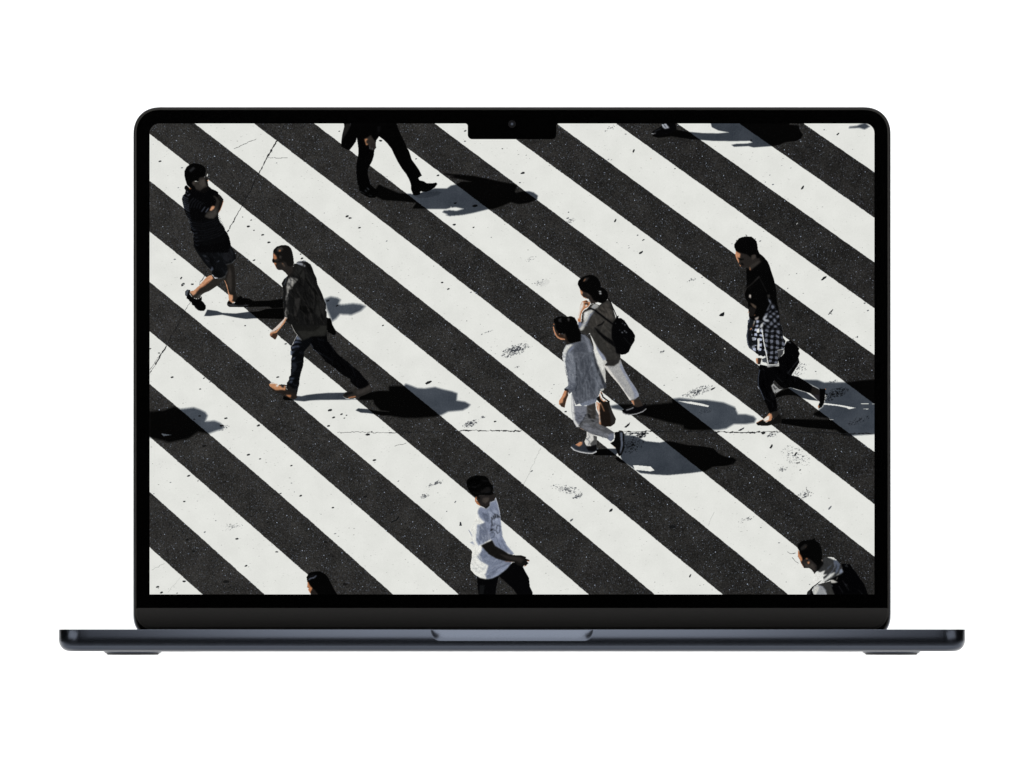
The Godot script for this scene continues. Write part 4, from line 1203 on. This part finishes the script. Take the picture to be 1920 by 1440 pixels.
func walkers_couple() -> void:
	var skin := 0xc08a68
	# the man
	crop(1370, 435, 8.0)
	P(0x060606, [235, 530, 300, 575, 450, 450, 430, 340, 480, 360, 545, 430, 580, 500, 610, 600, 650, 720, 680, 860, 695, 1050, 725, 1200, 745, 1440, 600, 1500, 300, 1440, 275, 1290, 265, 1150, 250, 1040, 215, 990, 205, 920, 240, 830, 235, 700, 230, 600])
	P(0x0d0c0c, [400, 320, 445, 330, 480, 360, 470, 450, 380, 520, 300, 590, 270, 560])
	P(0x262321, [75, 290, 70, 340, 85, 390, 110, 440, 125, 480, 150, 525, 190, 545, 240, 520, 290, 575, 330, 545, 450, 450, 430, 400, 400, 340, 300, 330, 230, 310, 150, 300])
	Q(0x33302d, [330, 470, 400, 430, 450, 430, 440, 460, 340, 540, 300, 560, 280, 510])
	P(skin, [78, 285, 110, 305, 145, 325, 135, 385, 100, 390, 122, 410, 118, 470, 150, 505, 150, 527, 130, 490, 105, 440, 85, 400, 66, 345])
	P(0x0b0b0a, [90, 375, 130, 395, 190, 400, 200, 415, 150, 425, 120, 405])
	P(0x0b0b0a, [150, 450, 185, 470, 195, 500, 160, 490])
	P(0x060606, [50, 220, 55, 180, 90, 130, 120, 95, 170, 75, 230, 65, 310, 70, 350, 100, 385, 135, 400, 200, 405, 260, 425, 310, 440, 340, 430, 385, 390, 395, 370, 345, 320, 345, 300, 380, 240, 335, 160, 315, 100, 300, 75, 280])
	for k in 9:
		L(0x0a0a0a, 7, [90 + k * 34, 120 - k * 2 + absf(k - 4.0) * 6, 80 + k * 36, 80 - k * 2 + absf(k - 4.0) * 9])
	L(0x0a0a0a, 6, [230, 80, 245, 60, 222, 38])
	P(0x3b3632, [305, 350, 350, 335, 380, 345, 370, 385, 330, 420, 310, 400])
	P(skin, [278, 520, 290, 530, 300, 575, 284, 566])
	L(0x1f1e1d, 22, [250, 830, 330, 765, 425, 670])
	L(0x151414, 12, [260, 870, 350, 800])
	P(0xc8c0b8, [275, 935, 305, 940, 300, 995, 272, 978])
	P(0x7c4e35, [280, 955, 298, 960, 294, 980, 280, 972])
	P(0x3a342f, [285, 1060, 340, 1080, 380, 1110, 380, 1150, 330, 1120])
	P(0x1a1817, [275, 1110, 330, 1130, 375, 1160, 340, 1260, 290, 1270, 268, 1200])
	L(skin, 8, [255, 1215, 268, 1192])
	L(skin, 8, [352, 1256, 366, 1240])
	# the woman's legs and bag
	crop(1380, 600, 6.857)
	P(0x28262a, [985, 850, 1060, 885, 1075, 900, 1075, 1050, 1050, 1030, 1000, 980, 950, 940])
	P(0x1d1b1a, [985, 850, 1060, 885, 1070, 960, 1010, 960, 950, 940])
	P(0x050505, [1070, 880, 1150, 885, 1140, 1000, 1130, 1070, 1100, 1120, 1060, 1140, 1050, 1110, 1075, 1050])
	P(0xb57c58, [1048, 1100, 1064, 1096, 1062, 1136])
	P(0xb57c58, [1142, 880, 1156, 884, 1150, 898])
	P(0x999a99, [450, 850, 480, 815, 530, 870, 560, 890, 600, 885, 560, 910, 500, 945, 470, 910])
	L(0x1c1c1d, 12, [480, 850, 500, 890, 520, 880])
	P(0x050506, [305, 570, 400, 590, 550, 590, 540, 500, 615, 430, 620, 330, 650, 270, 700, 260, 760, 310, 815, 365, 800, 390, 820, 430, 800, 480, 815, 540, 780, 600, 710, 710, 800, 730, 900, 790, 985, 850, 950, 940, 850, 910, 700, 865, 620, 880, 560, 850, 490, 770, 450, 840, 470, 900, 510, 1000, 530, 1130, 530, 1170, 430, 1190, 400, 1110, 350, 1010, 315, 910, 290, 880, 275, 850, 275, 740, 290, 650])
	L(0x3a3f49, 9, [300, 640, 282, 740, 285, 850, 320, 920, 360, 1020])
	L(0x8d929a, 8, [275, 850, 295, 885])
	L(0x2b2d31, 9, [660, 690, 760, 560, 800, 520])
	L(0x8f9296, 6, [660, 270, 700, 295])
	folds([310, 620, 540, 600, 800, 400, 700, 700, 960, 860, 840, 890, 620, 860, 500, 800, 520, 1150, 430, 1170, 290, 830], 1.2, 60, 0x000000, 0x17181b, 0.7, 14.0)
	P(0x24211f, [430, 1190, 530, 1165, 545, 1200, 520, 1240, 460, 1280])
	P(skin, [425, 1195, 455, 1205, 465, 1250, 450, 1290, 380, 1310, 340, 1280, 400, 1230])
	P(0xe0ddd6, [345, 1280, 400, 1235, 430, 1222, 420, 1285, 380, 1303])
	P(0x131211, [255, 1325, 340, 1280, 385, 1315, 460, 1290, 520, 1240, 550, 1205, 585, 1250, 580, 1320, 480, 1340, 400, 1360, 280, 1355])
	L(0xb57c58, 6, [262, 1320, 335, 1280])
	P(0x3f4042, [530, 390, 615, 375, 600, 440, 545, 495])
	P(0x44484e, [330, 500, 380, 480, 405, 550, 340, 540])
	# checked shirt
	plaid([330, 0, 560, 0, 590, 130, 600, 220, 635, 270, 615, 370, 530, 385, 545, 500, 535, 560, 400, 600, 395, 560, 370, 440, 345, 300], 0.1, 0.15)
	plaid([200, 60, 240, 0, 340, 0, 345, 180, 370, 330, 400, 440, 350, 470, 275, 440, 205, 380, 200, 200], 0.1, 1.0)
	P(0x15171b, [150, 0, 240, 0, 205, 80, 200, 200, 205, 380, 260, 420, 170, 360, 145, 310, 130, 200, 145, 130])
	L(0x474d59, 10, [155, 40, 148, 130, 138, 220, 155, 320, 200, 370])
	P(0xd8d9d6, [268, 120, 300, 100, 298, 160, 262, 160])
	P(0x8b8f97, [205, 220, 245, 220, 235, 262, 208, 260])
	P(0x777b84, [205, 330, 240, 330, 235, 365, 205, 360])
	P(0xcfd0ce, [272, 240, 300, 230, 300, 380, 272, 380])
	P(0x16181c, [215, 270, 262, 270, 262, 320, 215, 320])
	P(0x16181c, [275, 400, 370, 390, 380, 440, 290, 460])
	L(0xd2d3d0, 13, [325, 20, 335, 150, 355, 280, 385, 420, 410, 560])
	L(0x0c0d0f, 10, [345, 60, 352, 160])
	L(0x0d0e11, 9, [560, 20, 590, 140, 600, 230, 632, 270])
	P(0xb9bab8, [395, 560, 440, 570, 550, 560, 555, 580, 400, 608])
	L(0x2d3036, 6, [410, 590, 540, 578])
	P(skin, [255, 490, 275, 490, 280, 565, 258, 550])
	P(0x2b2420, [275, 485, 330, 490, 310, 570, 280, 570])
	L(skin, 13, [182, 122, 205, 95, 222, 62])
	L(0xd9d5cf, 10, [226, 55, 236, 15])
	crop(1370, 435, 8.0)
	plaid([545, 985, 580, 990, 620, 1040, 690, 1130, 720, 1230, 735, 1330, 750, 1440, 420, 1440, 440, 1370, 480, 1290, 510, 1230, 560, 1150, 590, 1080], 0.75, 0.2)
	P(0xa2a6ac, [500, 1260, 545, 1240, 540, 1280, 510, 1300, 560, 1310, 580, 1340, 510, 1345, 480, 1310])
	P(0xc2c4c4, [445, 1390, 490, 1350, 480, 1420, 440, 1440])
	L(0x0c0d10, 26, [520, 1215, 600, 1160, 690, 1170])
	L(0x9ba2b0, 8, [560, 1000, 600, 1060, 540, 1180])
	P(0x1a1c20, [250, 1440, 255, 1360, 280, 1280, 340, 1330, 330, 1440])
	L(0x747b88, 9, [262, 1360, 285, 1290])
	P(0x060606, [230, 790, 420, 700, 550, 900, 560, 1000, 590, 1080, 500, 1200, 400, 1200, 380, 1000, 260, 1000], 0.55)
	L(0x242221, 9, [212, 985, 206, 920, 240, 835, 330, 765, 425, 672])
	L(0x1c1b1b, 8, [425, 672, 470, 760, 540, 900])
	P(0x4c4138, [285, 1060, 340, 1080, 380, 1110, 375, 1150, 330, 1120])
	P(0xc8c0b8, [275, 937, 303, 941, 299, 992, 274, 976])
	P(0x99908a, [360, 1290, 420, 1265, 410, 1310, 370, 1322])
	P(0x2f2e2c, [545, 940, 585, 935, 585, 985, 555, 990])

func walker_white_shirt() -> void:
	crop(860, 880, 6.0)
	P(0x060607, [205, 1190, 310, 1220, 440, 1180, 540, 1110, 610, 1040, 720, 1090, 750, 1150, 790, 1220, 800, 1320, 830, 1380, 836, 1430, 670, 1430, 610, 1340, 520, 1260, 450, 1195, 420, 1340, 415, 1430, 225, 1430, 210, 1300])
	P(0x131415, [235, 1300, 290, 1300, 280, 1400, 230, 1400])
	P(0xe6e6e0, [205, 400, 245, 415, 310, 440, 345, 410, 350, 365, 400, 350, 415, 310, 440, 380, 460, 470, 475, 600, 490, 750, 540, 850, 620, 940, 620, 1000, 600, 1040, 540, 1120, 450, 1190, 380, 1225, 310, 1235, 240, 1220, 180, 1180, 135, 1130, 130, 1080, 145, 1000, 150, 930, 130, 820, 112, 700, 150, 620, 180, 560])
	Q(0x7a8296, [245, 415, 310, 440, 345, 410, 350, 365, 400, 350, 415, 312, 440, 380, 462, 470, 478, 600, 492, 750, 545, 855, 625, 945, 600, 965, 440, 890, 410, 870, 375, 805, 350, 785, 320, 690, 285, 590, 235, 545, 210, 490, 215, 450])
	Q(0x666d7f, [230, 620, 300, 590, 330, 690, 355, 790, 270, 835, 215, 800])
	Q(0x8d95a8, [205, 620, 240, 610, 225, 700, 235, 790, 300, 830, 220, 860, 190, 800])
	Q(0x6f778a, [260, 870, 330, 900, 430, 960, 520, 1000, 605, 1035, 540, 1120, 450, 1190, 380, 1225, 310, 1235, 300, 1180, 330, 1080, 240, 1030, 205, 980, 250, 920])
	Q(0x868ea2, [480, 1070, 600, 1045, 540, 1120, 450, 1190, 380, 1225, 340, 1232, 420, 1170])
	Q(0x9098aa, [330, 470, 400, 440, 440, 470, 450, 600, 470, 760, 420, 800, 380, 640])
	Q(0x5c6375, [250, 470, 320, 500, 340, 580, 300, 590])
	Q(0x8f97a8, [120, 820, 160, 805, 180, 855])
	L(0x7a8296, 8, [112, 680, 150, 750])
	L(0xd5d6d2, 12, [240, 1080, 310, 1110, 260, 1130])
	L(0xc6c8c8, 10, [220, 530, 270, 580])
	L(0x5a6172, 8, [420, 760, 470, 880])
	L(0x5a6172, 7, [380, 1150, 480, 1090, 560, 1060])
	L(0x5a6172, 7, [260, 640, 330, 670])
	L(0x5a6172, 7, [480, 800, 540, 900])
	folds([250, 430, 340, 430, 440, 400, 470, 600, 500, 780, 610, 940, 430, 870, 370, 790, 340, 640, 260, 540], 1.2, 70, 0x59606f, 0x9aa2b2, 0.5, 14.0)
	folds([230, 620, 300, 600, 350, 790, 270, 840, 200, 830, 190, 700], 1.2, 40, 0x59606f, 0xb4bac4, 0.5, 9.0)
	folds([260, 890, 430, 1000, 600, 1045, 450, 1190, 310, 1230, 240, 1040], -0.5, 80, 0x5c6373, 0x9ea5b4, 0.5, 14.0)
	folds([150, 950, 240, 930, 300, 1200, 180, 1170, 140, 1080], 0.5, 40, 0xb9bcbc, 0xf0f0ea, 0.6, 9.0)
	# faded print on the chest
	for s in [[368, 540, 378, 560], [392, 522, 400, 556], [408, 500, 416, 545], [430, 506, 440, 540], [452, 520, 458, 536]]:
		L(0x0e0f12, 11, s)
	L(0x15171b, 8, [370, 565, 374, 600, 372, 640])
	L(0x23262d, 5, [390, 640, 410, 608, 432, 630, 425, 680, 400, 690, 388, 660])
	L(0x23262d, 5, [420, 660, 440, 625, 466, 640, 462, 700, 436, 722, 420, 690])
	L(0x2b2f37, 5, [352, 730, 375, 700, 405, 720, 395, 760, 365, 770])
	P(0x121317, [352, 680, 385, 662, 384, 684, 356, 692])
	L(0x2b2f37, 5, [400, 600, 372, 640, 352, 700])
	# arm and hand
	P(0x151413, [250, 855, 375, 795, 410, 860, 500, 910, 560, 950, 640, 965, 700, 965, 760, 985, 750, 1000, 795, 1018, 795, 1032, 765, 1035, 785, 1055, 750, 1085, 735, 1080, 720, 1097, 660, 1075, 620, 1040, 520, 1030, 430, 1005, 340, 955, 290, 900])
	Q(0x2a2725, [440, 940, 560, 970, 680, 980, 740, 1010, 700, 1060, 640, 1030, 540, 1010])
	L(0x0b0a0a, 4, [740, 1010, 790, 1026])
	L(0x0b0a0a, 4, [730, 1040, 770, 1040])
	L(0xa9714f, 5, [765, 1032, 792, 1026])
	L(0xa9714f, 5, [735, 1090, 760, 1080])
	L(0x95654a, 4, [520, 1034, 610, 1040])
	# head
	P(0x242120, [200, 300, 240, 295, 350, 285, 390, 270, 412, 310, 400, 345, 350, 365, 345, 410, 310, 440, 270, 420, 230, 400, 195, 330])
	Q(0x423d39, [270, 320, 340, 310, 345, 350, 300, 390, 260, 360])
	P(0x060606, [85, 170, 90, 120, 130, 85, 190, 65, 230, 65, 300, 75, 335, 100, 340, 130, 370, 170, 392, 178, 392, 210, 380, 250, 395, 275, 350, 290, 230, 290, 200, 310, 160, 290, 120, 250, 100, 210])
	folds([90, 170, 130, 90, 230, 70, 330, 100, 370, 180, 240, 280, 120, 240], -0.4, 40, 0x000000, 0x1a1a1b, 0.7, 10.0)
	Q(0x171616, [240, 240, 340, 190, 370, 230, 330, 260, 250, 270])
	Q(0x0b0b0b, [205, 305, 230, 300, 245, 330, 225, 345])
	P(0x060606, [310, 440, 345, 410, 350, 375, 330, 410, 290, 430])
	L(0x5a606c, 4, [388, 182, 392, 212])
	L(0x24262a, 5, [300, 262, 360, 250])
	P(0xa9714f, [184, 322, 200, 303, 196, 345, 222, 370, 245, 412, 205, 390, 185, 360])

func walkers_at_the_edge() -> void:
	var skin := 0xb57c58
	# man with hood and rucksack, lower right
	crop(1480, 1000, 11.294)
	P(0xe4e4df, [520, 870, 600, 790, 720, 790, 720, 880, 690, 960, 560, 1050, 480, 1080])
	P(0x040405, [870, 960, 1000, 900, 1140, 820, 1100, 640, 1280, 650, 1330, 730, 1420, 840, 1500, 960, 1570, 1050, 1610, 1140, 1670, 1310, 960, 1310, 880, 1100, 860, 1010])
	L(0x1c1d1f, 14, [1120, 990, 1180, 1080, 1260, 1200])
	L(0x2f3136, 12, [1180, 1070, 1220, 1100])
	L(0x25272a, 10, [1040, 1110, 1130, 1250])
	L(0x1c1d1f, 10, [1460, 1190, 1550, 1300])
	L(0x4a4d52, 12, [1180, 680, 1210, 700])
	L(0x3b3e42, 9, [1210, 660, 1230, 710])
	P(0x909295, [490, 1150, 560, 1100, 640, 1095, 720, 1130, 760, 1200, 820, 1310, 520, 1310, 495, 1220])
	Q(0xc2c2bd, [500, 1150, 560, 1105, 620, 1110, 640, 1160, 600, 1240, 560, 1310, 520, 1310, 500, 1220])
	P(0x30302f, [590, 1080, 740, 1040, 860, 1010, 880, 1100, 960, 1310, 800, 1310, 760, 1200, 700, 1120])
	L(0x6d7280, 9, [640, 1100, 720, 1130, 780, 1220])
	P(0x323334, [580, 790, 720, 640, 690, 560, 740, 510, 830, 495, 920, 505, 990, 550, 1080, 640, 1110, 740, 1145, 820, 1080, 870, 960, 920, 840, 1000, 740, 1040, 700, 880, 720, 800, 640, 820])
	Q(0x565d6b, [920, 560, 1000, 560, 1080, 650, 1060, 740, 1000, 860, 960, 840, 980, 740, 940, 620])
	Q(0x4a505c, [800, 720, 900, 640, 880, 700, 780, 790])
	Q(0x24262a, [985, 640, 1020, 700, 960, 820, 930, 830, 980, 740])
	P(0xd9dad5, [790, 497, 870, 495, 940, 510, 1000, 565, 930, 560, 870, 530])
	Q(0xd2d3cf, [850, 850, 960, 815, 970, 840, 900, 920, 740, 1030, 600, 1075, 700, 980])
	Q(0xd2d3cf, [980, 890, 1060, 830, 1050, 870, 1000, 895])
	Q(0x7a8190, [1060, 760, 1110, 740, 1140, 815, 1080, 860, 1040, 850])
	P(0xdfdfda, [690, 800, 760, 780, 710, 870, 800, 860, 720, 920, 690, 960, 660, 900])
	L(0x6d7280, 12, [940, 600, 960, 700, 900, 810, 850, 850])
	L(0x2f3136, 9, [830, 870, 760, 940])
	P(0x0a0a0b, [365, 1310, 375, 1240, 430, 1190, 480, 1130, 560, 1075, 640, 1010, 690, 980, 600, 1070, 500, 1140, 480, 1200, 520, 1310])
	P(0x2c2d2f, [375, 1310, 390, 1240, 450, 1190, 440, 1310])
	P(0xc2c0ba, [872, 985, 920, 980, 960, 1000, 1020, 1030, 960, 1045, 880, 1045])
	L(0x9a948c, 10, [990, 980, 1020, 925])
	P(0x5b5e63, [880, 1060, 920, 1130, 890, 1110])
	P(0x0b0b0b, [480, 560, 690, 560, 725, 640, 640, 750, 580, 805, 530, 850, 500, 700])
	P(0x262322, [195, 380, 250, 440, 300, 470, 400, 470, 520, 540, 580, 680, 580, 780, 525, 860, 510, 820, 470, 770, 420, 735, 310, 735, 250, 640, 220, 560, 175, 480, 180, 420])
	Q(0x383431, [300, 600, 400, 660, 480, 620, 540, 700, 540, 800, 450, 740, 340, 720])
	P(0xb57c58, [180, 345, 200, 380, 215, 430, 262, 500, 272, 570, 240, 600, 215, 550, 175, 470, 180, 400])
	L(0x9c6a4c, 9, [240, 610, 300, 712])
	P(0x060606, [180, 280, 185, 220, 230, 180, 300, 145, 400, 138, 480, 128, 530, 85, 550, 150, 620, 195, 660, 260, 685, 350, 690, 480, 700, 590, 640, 650, 590, 690, 520, 620, 460, 560, 380, 520, 330, 530, 290, 570, 250, 480, 212, 420, 197, 350, 172, 310])
	Q(0x222120, [220, 300, 330, 210, 390, 250, 330, 330, 240, 370])
	spots(skin, [345, 287, 10])
	P(skin, [340, 520, 385, 525, 380, 545, 352, 540])
	P(skin, [372, 600, 418, 588, 426, 625, 396, 656])
	P(0x3b3431, [360, 545, 420, 560, 420, 590, 372, 600])
	spots(0x060606, [385, 578, 20], 0.8, 0.8)
	P(0xc9b8aa, [685, 550, 702, 545, 700, 590, 688, 585])
	# dark-haired head, lower left
	crop(560, 1060, 21.333)
	P(0x050505, [310, 470, 350, 400, 400, 310, 480, 265, 600, 250, 720, 230, 860, 235, 980, 290, 1100, 380, 1180, 480, 1260, 640, 1360, 840, 1440, 1000, 1580, 1200, 500, 1200, 420, 1000, 380, 800, 340, 640])
	P(skin, [345, 620, 372, 660, 410, 730, 450, 800, 540, 890, 520, 980, 470, 1060, 490, 1160, 430, 1060, 385, 980, 390, 900, 335, 860, 350, 760])
	P(0x231f1d, [540, 900, 640, 980, 800, 1200, 500, 1200, 470, 1090, 520, 990])
	L(0x626876, 40, [410, 565, 480, 510, 600, 490, 700, 410])
	L(0x2a2b2e, 16, [380, 500, 460, 420, 600, 380])
	P(0x33241b, [330, 862, 420, 870, 420, 890, 380, 892])
	# foot and sock at the top edge
	crop(1190, 225, 4.085)
	P(0x060607, [125, 95, 160, 72, 200, 50, 212, 22, 310, 22, 322, 72, 300, 90, 240, 110, 180, 120, 140, 112])
	P(0xa9adb6, [205, 34, 240, 28, 265, 60, 232, 68, 214, 56])
	L(0x2a2c31, 6, [222, 34, 240, 58])
	L(0xb4b6b8, 4, [128, 101, 140, 107, 160, 100])
	L(0x3a3d42, 4, [150, 88, 200, 66])
